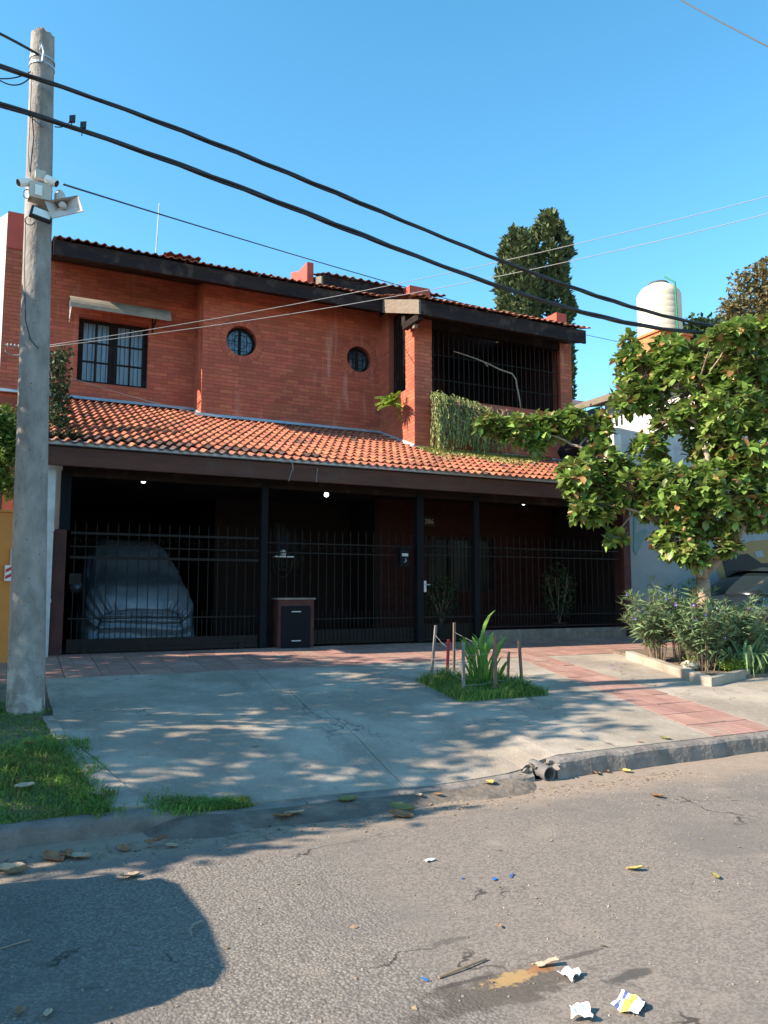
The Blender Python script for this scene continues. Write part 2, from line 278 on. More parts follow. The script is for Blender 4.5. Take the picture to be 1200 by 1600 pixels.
# ---------------------------------------------------------------- mesh helpers
class MB:
    def __init__(s): s.v = []; s.f = []; s.m = []; s.mi = 0
    def add(s, vs, fs):
        o = len(s.v); s.v += [tuple(p) for p in vs]; s.f += [tuple(o+i for i in f) for f in fs]; s.m += [s.mi]*len(fs); return s
    def box(s, x0, x1, y0, y1, z0, z1, b=0.):
        if x0 > x1: x0, x1 = x1, x0
        if y0 > y1: y0, y1 = y1, y0
        if z0 > z1: z0, z1 = z1, z0
        vs = [(x, y, z) for z in (z0, z1) for y in (y0, y1) for x in (x0, x1)]
        return s.add(vs, [(0, 2, 3, 1), (4, 5, 7, 6), (0, 1, 5, 4), (2, 6, 7, 3), (0, 4, 6, 2), (1, 3, 7, 5)])
    def obox(s, c, ax, ay, az):           # oriented box: centre and three half-axis vectors
        c = Vector(c); ax, ay, az = Vector(ax), Vector(ay), Vector(az)
        vs = [c+ax*i+ay*j+az*k for k in (-1, 1) for j in (-1, 1) for i in (-1, 1)]
        return s.add(vs, [(0, 2, 3, 1), (4, 5, 7, 6), (0, 1, 5, 4), (2, 6, 7, 3), (0, 4, 6, 2), (1, 3, 7, 5)])
    def tube(s, pts, r, n=6, cap=True):
        pts = [Vector(p) for p in pts]; N = len(pts); rr = r if hasattr(r, '__len__') else [r]*N
        up = None; vs = []
        for i, p in enumerate(pts):
            d = (pts[min(i+1, N-1)]-pts[max(i-1, 0)])
            if d.length < 1e-9: d = Vector((0, 0, 1))
            d.normalize()
            if up is None: up = Vector((0, 0, 1)) if abs(d.z) < .9 else Vector((1, 0, 0))
            a = d.cross(up); a = a.normalized() if a.length > 1e-6 else d.orthogonal().normalized()
            b = d.cross(a); up = -b if False else (a.cross(d)).normalized()
            vs += [p+(a*math.cos(2*PI*k/n)+up*math.sin(2*PI*k/n))*rr[i] for k in range(n)]
        fs = [(i*n+k, i*n+(k+1) % n, (i+1)*n+(k+1) % n, (i+1)*n+k) for i in range(N-1) for k in range(n)]
        if cap: fs += [tuple(range(n))[::-1], tuple((N-1)*n+k for k in range(n))]
        return s.add(vs, fs)
    def lathe(s, c, prof, n=24, ax='z'):
        c = Vector(c); vs = []
        for r, h in prof:
            for k in range(n):
                a = 2*PI*k/n; q = (r*math.cos(a), r*math.sin(a), h)
                if ax == 'y': q = (q[0], q[2], q[1])
                if ax == 'x': q = (q[2], q[0], q[1])
                vs.append(c+Vector(q))
        fs = [(i*n+k, i*n+(k+1) % n, (i+1)*n+(k+1) % n, (i+1)*n+k) for i in range(len(prof)-1) for k in range(n)]
        fs += [tuple(range(n))[::-1], tuple((len(prof)-1)*n+k for k in range(n))]
        return s.add(vs, fs)
    def prism(s, poly, y0, y1):             # polygon in XZ, extruded in Y
        n = len(poly); vs = [(x, y0, z) for x, z in poly]+[(x, y1, z) for x, z in poly]
        return s.add(vs, [tuple(range(n)), tuple(range(n, 2*n))[::-1]]+[(i, i+n, (i+1) % n+n, (i+1) % n) for i in range(n)])
    def prismx(s, poly, x0, x1):            # polygon in YZ, extruded in X
        n = len(poly); vs = [(x0, y, z) for y, z in poly]+[(x1, y, z) for y, z in poly]
        return s.add(vs, [tuple(range(n)), tuple(range(n, 2*n))[::-1]]+[(i, i+n, (i+1) % n+n, (i+1) % n) for i in range(n)])
    def mesh(s, name, ms, smooth=False):
        me = bpy.data.meshes.new(name); me.from_pydata(s.v, [], s.f)
        for m in (ms if isinstance(ms, (list, tuple)) else [ms]): me.materials.append(MATS[m])
        if any(s.m): me.polygons.foreach_set('material_index', s.m)
        if smooth: me.polygons.foreach_set('use_smooth', [True]*len(me.polygons))
        me.update(); return me
    def build(s, name, ms, parent=None, smooth=False, fix=True):
        me = s.mesh(name, ms, smooth)
        if fix:
            bm = bmesh.new(); bm.from_mesh(me); bmesh.ops.recalc_face_normals(bm, faces=bm.faces); bm.to_mesh(me); bm.free()
        return link(name, me, parent)
def link(name, me, parent=None):
    o = bpy.data.objects.new(name, me); COL.objects.link(o)
    if parent: o.parent = parent; o.matrix_parent_inverse = world(parent).inverted()
    return o
def world(o):
    m = Matrix.LocRotScale(o.location, o.rotation_euler, o.scale)
    return world(o.parent) @ o.matrix_parent_inverse @ m if o.parent else m
def thing(name, label, cat, loc=(0, 0, 0), group=None):
    o = bpy.data.objects.new(name, None); COL.objects.link(o); o.location = loc; o.empty_display_size = .2
    return tag(o, label, cat, group)
def tag(o, label, cat, group=None):
    o['label'] = label; o['category'] = cat
    if group: o['group'] = group
    return o
def stuff(o): o['kind'] = 'stuff'; return o
def struct(o): o['kind'] = 'structure'; return o
def mod_bevel(o, w=.01, seg=2):
    m = o.modifiers.new('bevel', 'BEVEL'); m.width = w; m.segments = seg; m.limit_method = 'ANGLE'; return o
def copy_tree(o, dx, parent=None):
    c = o.copy(); COL.objects.link(c)
    if parent: c.parent = parent
    else: c.location = Vector(c.location)+Vector(dx)
    for ch in list(o.children): copy_tree(ch, dx, c)
    return c
def np_mesh(name, V, F, m, smooth=False):
    me = bpy.data.meshes.new(name); V = np.asarray(V, dtype=np.float32); F = np.asarray(F, dtype=np.int32); k = F.shape[1]
    me.vertices.add(len(V)); me.vertices.foreach_set('co', V.ravel()); me.loops.add(F.size); me.loops.foreach_set('vertex_index', F.ravel())
    me.polygons.add(len(F)); me.polygons.foreach_set('loop_start', np.arange(0, F.size, k, dtype=np.int32)); me.polygons.foreach_set('loop_total', np.full(len(F), k, dtype=np.int32))
    for q in (m if isinstance(m, (list, tuple)) else [m]): me.materials.append(MATS[q])
    me.polygons.foreach_set('use_smooth', np.full(len(F), bool(smooth)))
    me.update(); me.validate(); return me
def scatter(name, base_v, base_f, M, m, parent=None, smooth=False):
    """one mesh holding len(M) copies of a small base mesh; M is (n,4,4)"""
    bv = np.c_[np.asarray(base_v, float), np.ones(len(base_v))]; n = len(M)
    V = np.einsum('nij,kj->nki', M, bv)[:, :, :3].reshape(-1, 3)
    F = (np.asarray(base_f)[None]+np.arange(n)[:, None, None]*len(base_v)).reshape(-1, len(base_f[0]))
    return link(name, np_mesh(name, V, F, m, smooth), parent)
def frames(P, D, s, roll=None, w=None):
    """matrices: local +Y along D, local Z up-ish, scale s (w: width factor)"""
    P = np.asarray(P, float); D = np.asarray(D, float); D = D/np.linalg.norm(D, axis=1)[:, None]; n = len(P)
    up = np.tile([0., 0., 1.], (n, 1)); X = np.cross(D, up); l = np.linalg.norm(X, axis=1); X[l < 1e-3] = [1, 0, 0]; X /= np.linalg.norm(X, axis=1)[:, None]
    Z = np.cross(X, D)
    if roll is not None:
        c, q = np.cos(roll)[:, None], np.sin(roll)[:, None]; X, Z = X*c+Z*q, Z*c-X*q
    M = np.zeros((n, 4, 4)); s = np.broadcast_to(s, n); w = s if w is None else np.broadcast_to(w, n)
    M[:, :3, 0] = X*w[:, None]; M[:, :3, 1] = D*s[:, None]; M[:, :3, 2] = Z*s[:, None]; M[:, :3, 3] = P; M[:, 3, 3] = 1
    return M
# leaves: unit length along +Y
LEAF_V = [(0, 0, 0), (-.24, .3, .05), (0, .33, -.02), (.24, .3, .05), (-.26, .68, .03), (0, .7, -.05), (.26, .68, .03), (0, 1, -.12)]
LEAF_F = [(0, 2, 1), (0, 3, 2), (1, 2, 5), (1, 5, 4), (2, 3, 6), (2, 6, 5), (4, 5, 7), (5, 6, 7)]
THIN_V = [(0, 0, 0), (-.07, .4, .04), (.07, .4, .04), (0, 1, -.15)]; THIN_F = [(0, 2, 1), (1, 2, 3)]
OVAL_V = [(0, 0, 0), (-.3, .45, .05), (.3, .45, .05), (0, 1, -.08)]; OVAL_F = [(0, 2, 1), (1, 2, 3)]
def rdir(n, up=0.):
    d = rng.normal(size=(n, 3)); d /= np.linalg.norm(d, axis=1)[:, None]; d[:, 2] += up; return d/np.linalg.norm(d, axis=1)[:, None]
def blades(name, P, h, m, parent=None, w=.006, lean=.35):
    n = len(P); P = np.asarray(P, float); h = np.asarray(h)*np.ones(n); a = rng.uniform(0, 2*PI, n); b = rng.uniform(0, 2*PI, n)
    L = np.c_[np.cos(b), np.sin(b)]*(lean*h*rng.uniform(.2, 1.6, n))[:, None]; wv = np.c_[np.cos(a), np.sin(a)]*w
    V = np.zeros((n, 5, 3)); V[:, 0] = P; V[:, 1] = P; V[:, 0, :2] -= wv; V[:, 1, :2] += wv
    mid = P.copy(); mid[:, :2] += L*.35; mid[:, 2] += h*.6; V[:, 2] = mid; V[:, 3] = mid; V[:, 2, :2] += wv*.8; V[:, 3, :2] -= wv*.8
    V[:, 4] = P; V[:, 4, :2] += L; V[:, 4, 2] += h*(1-.25*lean)
    F = (np.array([[0, 1, 2], [0, 2, 3], [3, 2, 4]])[None]+np.arange(n)[:, None, None]*5).reshape(-1, 3)
    return link(name, np_mesh(name, V.reshape(-1, 3), F, m), parent)
# ================================================================ GROUND
def profile_sheet(name, m, x0, x1, nx, ys, dz, zf=None):
    xs = [lerp(x0, x1, i/nx) for i in range(nx+1)]; zf = zf or sz
    V = [(x, y, (zf(x, y) if y >= 5.38 else 0)+dz) for y in ys for x in xs]; n = nx+1
    F = [(j*n+i, j*n+i+1, (j+1)*n+i+1, (j+1)*n+i) for j in range(len(ys)-1) for i in range(nx)]
    return struct(link(name, np_mesh(name, V, F, m)))
g = MB()
g.add([(-700, -700, -.06), (700, -700, -.06), (700, 5.3, -.06), (-700, 5.3, -.06)], [(0, 1, 2, 3)])
g.add([(-700, 5.3, -.06), (700, 5.3, -.06), (700, 5.6, -.06), (-700, 5.6, -.06), (700, 12.2, .55), (-700, 12.2, .55), (700, 900, .55), (-700, 900, .55)], [(0, 1, 2, 3), (3, 2, 4, 5), (5, 4, 6, 7)])
struct(g.build('ground', 'far_ground'))
V = []; nx, ny = 140, 60
for j in range(ny+1):
    y = -6.2+11.62*j/ny
    for i in range(nx+1):
        x = -30+70*i/nx
        V.append((x, y, .012*math.sin(x*.9)*math.sin(y*1.3)-.03*math.exp(-((y-5.15)/.25)**2)-.03*abs(y/8)+.02))
road = struct(link('road', np_mesh('road', V, [(j*(nx+1)+i, j*(nx+1)+i+1, (j+1)*(nx+1)+i+1, (j+1)*(nx+1)+i) for j in range(ny) for i in range(nx)], 'asphalt', True)))
opp = MB(); opp.box(-40, 40, -9.5, -6.2, -.05, .13); struct(opp.build('opposite_sidewalk', 'concrete'))

walk = struct(bpy.data.objects.new('sidewalk', None)); COL.objects.link(walk); walk.location = (4, 8, .3)
def slab(A, B, C, D, m, name='slab', gap=.006, dz=0., n=8, th=.06, parent=None, tilt=None):
    A, B, C, D = [Vector((*p, 0)) for p in (A, B, C, D)]; ce = (A+B+C+D)/4
    A, B, C, D = [p+(ce-p).normalized()*gap*1.4 for p in (A, B, C, D)]
    b = MB(); N = n+1; e = .008; tl = tilt or (0, 0)
    def P(u, v):
        p = (A.lerp(B, u)).lerp(D.lerp(C, u), v); return (p.x, p.y, sz(p.x, p.y)+dz+tl[0]*(u-.5)+tl[1]*(v-.5))
    b.add([P(i/n, j/n) for j in range(N) for i in range(N)], [(j*N+i, j*N+i+1, (j+1)*N+i+1, (j+1)*N+i) for j in range(n) for i in range(n)])
    ring = [(i/n, 0) for i in range(n)]+[(1, j/n) for j in range(n)]+[(1-i/n, 1) for i in range(n)]+[(0, 1-j/n) for j in range(n)]
    top = [P(*q) for q in ring]; k = len(ring)
    b.add(top+[(x, y, z-th) for x, y, z in top], [(i, i+k, (i+1) % k+k, (i+1) % k) for i in range(k)])
    return b.build(name, m, parent or walk)
dl = lambda y: .42+.52*smooth((8.0-y)/2.9)                      # left edge joint of the drive
pl = lambda y: lerp(6.27, 7.36, (y-5.6)/4.8)                    # left edge of the red path
pr = lambda y: lerp(7.20, 7.90, (y-5.6)/4.6)                    # right edge
ys = [5.53, 7.68, 8.86, 10.28]
for k in range(3):
    y0, y1 = ys[k], ys[k+1]
    cols0 = [dl(y0), 2.87, 4.72, 5.80, pl(y0)]; cols1 = [dl(y1), 3.02, 4.84, 5.92, pl(y1)]
    for c in range(4):
        if k == 1 and c == 2: continue                          # the planted square
        slab((cols0[c], y0), (cols0[c+1], y0), (cols1[c+1], y1), (cols1[c], y1), 'concrete', gap=.004 if (k, c) != (0, 0) else .006, n=10)
slab((.66, 5.53), (dl(5.53), 5.53), (dl(7.2), 7.2), (.42, 7.2), 'concrete', dz=.012, n=6)
slab((.42, 7.2), (dl(7.2), 7.2), (dl(8.2), 8.2), (.33, 8.2), 'concrete', dz=.012, n=4)
# apron lip down to the street
b = MB(); nx_, ny_ = 60, 6
for j in range(ny_+1):
    for i in range(nx_+1):
        X = lerp(.55, 4.2, i/nx_); f = smooth((X-.75)/.5)*smooth((4.05-X)/.3); Y = lerp(5.02+.03*math.sin(X*5)+.015*math.sin(X*13)+.2*(1-f), 5.392, j/ny_)
        b.v.append((X, Y, lerp(roadz(X, Y)-.012, kh(X)-.006, smooth(j/ny_*1.05)**.8*f+.001)+.004*math.sin(X*9+j)*f))
b.add([], [(j*(nx_+1)+i, j*(nx_+1)+i+1, (j+1)*(nx_+1)+i+1, (j+1)*(nx_+1)+i) for j in range(ny_) for i in range(nx_)]); b.f = [tuple(i-len(b.v)*0 for i in f) for f in b.f]
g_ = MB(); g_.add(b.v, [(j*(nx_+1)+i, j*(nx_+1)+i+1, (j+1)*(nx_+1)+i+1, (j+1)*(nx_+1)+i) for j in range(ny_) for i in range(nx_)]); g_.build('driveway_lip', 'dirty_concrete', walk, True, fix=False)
# light concrete right of the red path
for (y0, y1) in ((5.53, 7.9), (7.9, 10.28)):
    xs = [0, 10.2, 13.0, 16, 19.5, 23]
    for c in range(5):
        a0 = pr(y0) if c == 0 else xs[c]; a1 = pr(y1) if c == 0 else xs[c]
        slab((a0, y0), (xs[c+1], y0), (xs[c+1], y1), (a1, y1), 'concrete', n=6, dz=.001*c)
# red paving: path to the street and strip along the gates
for j in range(11):
    y0 = 5.53+j*.432; y1 = y0+.432
    for i in range(3):
        u0, u1 = i/3, (i+1)/3
        f = lambda u, y: lerp(pl(y), pr(y), u)
        slab((f(u0, y0), y0), (f(u1, y0), y0), (f(u1, y1), y1), (f(u0, y1), y1), 'red_paver', 'paver', gap=.005, dz=.002+random.uniform(-.002, .002), n=1, th=.05, tilt=(random.uniform(-.003, .003), random.uniform(-.003, .003)))
x = -2.4
for j in range(4):
    y0 = 10.285+j*.466; y1 = y0+.466
    for i in range(34):
        x0 = -2.0+i*.44+(.0 if j % 2 else .0); 
        slab((x0, y0), (x0+.44, y0), (x0+.44, y1), (x0, y1), 'red_paver', 'paver', gap=.005, dz=.002+random.uniform(-.002, .002), n=1, th=.05, tilt=(random.uniform(-.003, .003), random.uniform(-.003, .003)))
struct(profile_sheet('paving_bed', 'soil', -14, 26, 400, [5.5, 6, 6.5, 7, 8, 9, 10, 11, 12.2, 12.4], -.034))
# kerb stones
kerb = struct(bpy.data.objects.new('kerb', None)); COL.objects.link(kerb); kerb.location = (3, 5.45, 0)
def kerb_piece(x0, x1):
    b = MB(); n = 8; rows = []
    for i in range(n+1):
        x = lerp(x0, x1, i/n); h = kh(x); wv = .008*math.sin(x*7.1)+.006*math.sin(x*17.3); jag = .010*math.sin(x*11)*(1 if x < 1.2 or 3.4 < x < 5 else .3)
        rows.append([(x, 5.37+wv, -.05), (x, 5.385+wv, h*.5), (x, 5.395+wv, h-.022+jag), (x, 5.42+wv, h-.002+jag*.5), (x, 5.47, h+.003), (x, 5.525, h+.004), (x, 5.525, -.05)])
    m = len(rows[0]); b.add([p for r in rows for p in r], [(i*m+k, i*m+k+1, (i+1)*m+k+1, (i+1)*m+k) for i in range(n) for k in range(m-1)]+[tuple(range(m)), tuple(n*m+k for k in range(m))[::-1]])
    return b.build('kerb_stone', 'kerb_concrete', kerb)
cuts = [-12, -9, -6, -4, -2.6, -1.3, -.2, 1.25, 2.0, 2.75, 3.5, 4.0]; 
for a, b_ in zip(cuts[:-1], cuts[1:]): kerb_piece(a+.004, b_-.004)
cuts = [4.22, 4.98, 6.05, 6.95, 8.0, 9.05, 10.1, 12, 14, 17, 20, 24]
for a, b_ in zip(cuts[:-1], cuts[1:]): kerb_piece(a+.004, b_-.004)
# drain pipe poking out of the kerb
p = MB(); pc = Vector((4.11, 5.58, .06)); dn = Vector((.05, -1, -.10)).normalized()
outer = [pc, pc+dn*.24]; b = MB(); n = 18
a1 = dn.cross(Vector((0, 0, 1))).normalized(); a2 = a1.cross(dn)
vs = []
for (t, r) in ((0, .062), (.235, .062), (.235, .052), (0, .050)):
    vs += [pc+dn*t+(a1*math.cos(2*PI*k/n)+a2*math.sin(2*PI*k/n))*r for k in range(n)]
b.add(vs, [(i*n+k, i*n+(k+1) % n, (i+1)*n+(k+1) % n, (i+1)*n+k) for i in range(3) for k in range(n)])
tag(b.build('drain_pipe', 'pvc', smooth=False), 'grey open plastic drain pipe poking out of the kerb', 'pipe')
# broken mortar lumps round the pipe mouth
b = MB()
for i in range(26):
    c = Vector((4.11+rng.normal()*.1, 5.44+rng.uniform(-.05, .06), rng.uniform(.0, .11))); s_ = rng.uniform(.012, .035)
    if abs(c.x-4.11) < .075: continue
    b.obox(c, rdir(1)[0]*s_, rdir(1)[0]*s_*.8, rdir(1)[0]*s_*.6)
stuff(tag(b.build('broken_mortar', 'kerb_concrete'), 'broken mortar crumbs around the drain pipe mouth', 'rubble'))

# ================================================================ THE HOUSE
house = thing('brick_house', 'two-storey red brick house with tiled porch roof and round windows', 'house', (5.8, 14, .65))
XL, XR = .42, 11.6; YA, YB, YP = 16.3, 15.6, 13.9; XAB, XS = 3.36, 7.43
RS = .365; RY0, RZ0 = 11.62, 3.66              # lower roof: eave and slope
US = .353                                       # upper roof slope
rz = lambda y: RZ0+RS*(y-RY0)
# ---- bricks: footprint helper. A wall plane is given by origin, u axis, outward normal
BRICKS = []      # (centre, u, normal, length, height)
def lay(o, u, nrm, L, z0, z1, holes=(), circ=(), cut=None, bl=.255, ch=.078, zfun=None):
    rows = int((z1-z0)/ch)+1
    for r in range(rows):
        zc = z0+ch*(r+.5)
        if zc+ch/2 > z1+.01: break
        x = -(bl+.01)*.5*(r % 2)-rng.uniform(0, .03)
        while x < L:
            a, b_ = max(x, 0.), min(x+bl, L); x += bl+.010
            segs = [(a, b_)]
            for (h0, h1, hz0, hz1) in holes:
                if zc+ch/2 > hz0 and zc-ch/2 < hz1:
                    ns = []
                    for (p, q) in segs:
                        if q <= h0 or p >= h1: ns.append((p, q))
                        else:
                            if p < h0: ns.append((p, h0))
                            if q > h1: ns.append((h1, q))
                    segs = ns
            for (cx, cz, cr) in circ:
                ns = []
                for (p, q) in segs:
                    dz = abs(zc-cz)
                    if dz < cr+ch*.4:
                        w = math.sqrt(max(0, (cr+.005)**2-max(0, dz-ch*.4)**2)); h0, h1 = cx-w, cx+w
                        if q <= h0 or p >= h1: ns.append((p, q))
                        else:
                            if p < h0: ns.append((p, h0))
                            if q > h1: ns.append((h1, q))
                    else: ns.append((p, q))
                segs = ns
            for (p, q) in segs:
                if q-p < .04: continue
                if zfun and zc < zfun(o+u*((p+q)/2)): continue
                BRICKS.append((o+u*((p+q)/2)+Vector((0, 0, zc-o.z)), u, nrm, q-p, ch-.010))
    for (cx, cz, cr) in circ:
        k = int(2*PI*(cr-.06)/.082)
        for i in range(k):
            a = 2*PI*i/k; d = u*math.cos(a)+Vector((0, 0, 1))*math.sin(a)
            BRICKS.append((o+u*cx+Vector((0, 0, cz-o.z))+d*(cr-.072), d, nrm, .135, .068))
def holed_face(b, o, u, L, z0, z1, cx, cz, r, n=32):
    """rectangle with one round hole"""
    P = lambda x, z: o+u*x+Vector((0, 0, z-o.z)); vs = []; 
    for k in range(n):
        a = 2*PI*k/n; c, s_ = math.cos(a), math.sin(a)
        tx = (L-cx if c > 0 else cx)/abs(c) if abs(c) > 1e-6 else 1e9; tz = (z1-cz if s_ > 0 else cz-z0)/abs(s_) if abs(s_) > 1e-6 else 1e9; t = min(tx, tz)
        vs += [P(cx+c*r, cz+s_*r), P(cx+c*t, cz+s_*t)]
    b.add(vs, [(2*k, 2*k+1, (2*((k+1) % n))+1, 2*((k+1) % n)) for k in range(n)])
    for (x, z) in ((0, z0), (L, z0), (L, z1), (0, z1)):           # corner fillers
        a = math.atan2(z-cz, x-cx) % (2*PI); k = int(a/(2*PI/n)) % n
        b.add([vs[2*k+1], P(x, z), vs[2*((k+1) % n)+1]], [(0, 1, 2)])
ux, uy, nF, nL = Vector((1, 0, 0)), Vector((0, 1, 0)), Vector((0, -1, 0)), Vector((-1, 0, 0))
zb, zt = 3.9, 8.3
# wall A (left, recessed) with window opening
WX0, WX1, WZ0, WZ1 = 1.0, 2.37, 5.78, 7.12
b = MB(); t_ = .3
for (x0, x1, z0, z1) in ((XL, WX0, zb, zt), (WX1, XAB+.2, zb, zt), (WX0, WX1, zb, WZ0), (WX0, WX1, WZ1, zt)): b.box(x0, x1, YA, YA+t_, z0, z1)
wallA = b.build('wall', 'mortar', house)
lay(Vector((XL, YA, 5.3)), ux, nF, XAB-XL, 5.3, 8.2, holes=[(WX0-XL, WX1-XL, WZ0, WZ1)])
nA = len(BRICKS)
# wall B with two round windows
b = MB(); RW = [(4.18, 6.86, .325), (6.91, 6.83, .30)]; ym = 5.6
holed_face(b, Vector((XAB, YB, zb)), ux, ym-XAB, zb, zt, RW[0][0]-XAB, RW[0][1], RW[0][2])
holed_face(b, Vector((ym, YB, zb)), ux, XS-ym, zb, zt, RW[1][0]-ym, RW[1][1], RW[1][2])
b.add([(XAB, YB, zb), (XAB, YA+.1, zb), (XAB, YA+.1, zt), (XAB, YB, zt)], [(0, 1, 2, 3)])
for (cx, cz, r) in RW:                                             # reveals
    n = 32; vs = []
    for k in range(n):
        a = 2*PI*k/n; vs += [(cx+r*math.cos(a), YB, cz+r*math.sin(a)), (cx+r*math.cos(a), YB+.3, cz+r*math.sin(a))]
    b.add(vs, [(2*k, 2*k+1, 2*((k+1) % n)+1, 2*((k+1) % n)) for k in range(n)])
wallB = b.build('wall', 'mortar', house)
lay(Vector((XAB, YB, 4.98)), ux, nF, XS-XAB, 4.98, 8.2, circ=[(cx-XAB, cz, r+.14) for cx, cz, r in RW])
lay(Vector((XAB, YA, 5.0)), -uy, nL, YA-YB, 5.0, 8.2)
# side of the balcony bay: X = XS, opening between pillar and wall B
SZ0 = 5.86
b = MB(); b.box(XS, XS+.28, 15.12, YB+.3, zb, 7.9); b.box(XS, XS+.28, 14.30, 15.12, zb, SZ0); b.box(XS, XS+.42, YP, 14.30, zb, 7.5)
wallS = b.build('wall', 'mortar', house)
lay(Vector((XS, YB, 4.4)), -uy, nL, YB-YP, 4.4, 7.55, holes=[(YB-15.12, YB-14.30, SZ0, 8)], zfun=lambda p: rz(p.y)-.05)
lay(Vector((XS, YP, 4.42)), ux, nF, .42, 4.42, 7.4)
# balcony parapet and right pillar
PZ = 5.66
b = MB(); b.box(XS+.42, 11.27, YP+.004, YP+.2, 4.2, PZ); b.box(11.27, XR, YP, YP+.3, 4.2, 7.45); b.box(XR-.25, XR, YP+.3, 17.2, 4.2, 8.0)
wallP = b.build('wall', 'mortar', house)
lay(Vector((XS+.43, YP, 4.45)), ux, nF, 11.26-XS-.43, 4.45, PZ)
lay(Vector((11.27, YP, 4.45)), ux, nF, XR-11.27, 4.45, 7.4)
# distribute bricks: the 300 nearest to the street are parts of their wall, the rest one part
pb = [(-.5, 0, -.5), (.5, 0, -.5), (.5, 0, .5), (-.5, 0, .5)]
BV = [(x, 0, z) for x, _, z in pb]+[(x*.998, .0038, z*.965) for x, _, z in pb]      # local: x length, y outward, z height
BF = [(0, 1, 5, 4), (1, 2, 6, 5), (2, 3, 7, 6), (3, 0, 4, 7), (4, 5, 6, 7)]
def bmat(c, u, nrm, L, h, j=0.):
    w = u.cross(nrm).normalized(); m = Matrix.Identity(4)
    if w.z < -.01: w = -w
    for i in range(3): m[i][0] = u[i]*L; m[i][1] = nrm[i]; m[i][2] = w[i]*h; m[i][3] = c[i]+nrm[i]*j
    return m
order = sorted(range(len(BRICKS)), key=lambda i: (BRICKS[i][0]-Vector((0, 0, EYE))).length)
near = set(order[:290]); mb_ = MB(); mb_.add(BV, BF); bmesh_ = mb_.mesh('brick', 'brick')
def wall_of(i):
    c, u, nn, L, h = BRICKS[i]
    if i < nA: return wallA
    if abs(c.y-YP) < .01 and c.x > XS+.42: return wallP
    if c.x > XS-.02 and (abs(c.x-XS) < .02 or abs(c.y-YP) < .02): return wallS
    return wallB
for i in order[:290]:
    c, u, nn, L, h = BRICKS[i]; o = bpy.data.objects.new('brick', bmesh_); COL.objects.link(o); o.parent = wall_of(i); o.matrix_parent_inverse = world(o.parent).inverted()
    o.matrix_basis = bmat(c, u, nn, L, h, rng.uniform(-.0008, .0012))
Ms = np.array([np.array(bmat(*BRICKS[i], rng.uniform(-.0008, .0012))) for i in order[290:]])
stuff(scatter('brickwork', BV, BF, Ms, 'brick', wallB))

# ---- lower tiled roof
roof = MB(); 
def roofpoly(b, pts, th=.05):
    top = [(x, y, rz(y)-.02) for x, y in pts]; n = len(pts); b.add(top+[(x, y, z-th) for x, y, z in top], [tuple(range(n)), tuple(range(n, 2*n))[::-1]]+[(i, i+n, (i+1) % n+n, (i+1) % n) for i in range(n)])
roofpoly(roof, [(.24, RY0+.02), (11.5, RY0+.02), (11.5, YP), (XS, YP), (XS, YB), (XAB, YB), (XAB, YA), (.24, YA)])
lroof = roof.build('porch_roof', 'dark_ceiling', house)
TW, TL = .150, .375
prof = [(-.5, .008), (-.30, .0), (-.14, .008), (-.02, .026), (.12, .044), (.26, .044), (.40, .026), (.5, .008)]
TV = []; TFc = []
for (y, zz) in ((0, .040), (1, 0.)):
    TV += [(x, y, z+zz) for x, z in prof]
n8 = len(prof); TFc += [(k, k+1, n8+k+1, n8+k) for k in range(n8-1)]
TV += [(x, 0, z+.040-.022) for x, z in prof]; TFc += [(2*n8+k, 2*n8+k+1, k+1, k) for k in range(n8-1)]
tm = MB(); tm.add(TV, TFc); tile_me = tm.mesh('tile', 'roof_tile')
TILES = []; cosr = 1/math.sqrt(1+RS*RS); step = .335
def tmatrix(x, y, z, slope, w=TW, L=TL, jit=1., fl=1.):
    c = 1/math.sqrt(1+slope*slope); s_ = slope*c
    ry = rng.normal()*.012*jit; m = Matrix(((w, 0, 0, x), (0, c*L, -s_*fl, y), (0, s_*L, c*fl, z), (0, 0, 0, 1)))
    return m @ Matrix.Rotation(ry, 4, 'Z')
cols_ = int((11.5-.24)/TW); 
for r in range(15):
    y = RY0-.06+r*step*cosr
    for c in range(cols_+1):
        x = .24+TW*(c+.5)
        if x > 11.52: continue
        lim = YA if x < XAB+.05 else (YB if x < XS-.02 else YP)
        if y+.12 > lim: continue
        L = TL if y+TL*cosr < lim-.02 else max(.12, (lim-.03-y)/cosr)
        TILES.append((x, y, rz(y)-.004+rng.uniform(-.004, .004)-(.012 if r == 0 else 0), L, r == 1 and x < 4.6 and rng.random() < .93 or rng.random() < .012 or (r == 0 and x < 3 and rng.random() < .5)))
TILES.sort(key=lambda t: (Vector(t[:3])-Vector((0, 0, EYE))).length)
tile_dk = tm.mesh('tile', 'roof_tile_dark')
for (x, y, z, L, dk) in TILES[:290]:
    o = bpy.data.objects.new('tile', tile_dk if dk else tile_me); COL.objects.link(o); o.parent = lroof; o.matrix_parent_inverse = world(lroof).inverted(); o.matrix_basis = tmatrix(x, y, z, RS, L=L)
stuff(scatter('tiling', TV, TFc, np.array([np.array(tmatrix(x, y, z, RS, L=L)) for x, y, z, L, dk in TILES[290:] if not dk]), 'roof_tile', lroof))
stuff(scatter('dark_tiling', TV, TFc, np.array([np.array(tmatrix(x, y, z, RS, L=L)) for x, y, z, L, dk in TILES[290:] if dk]), 'roof_tile_dark', lroof))
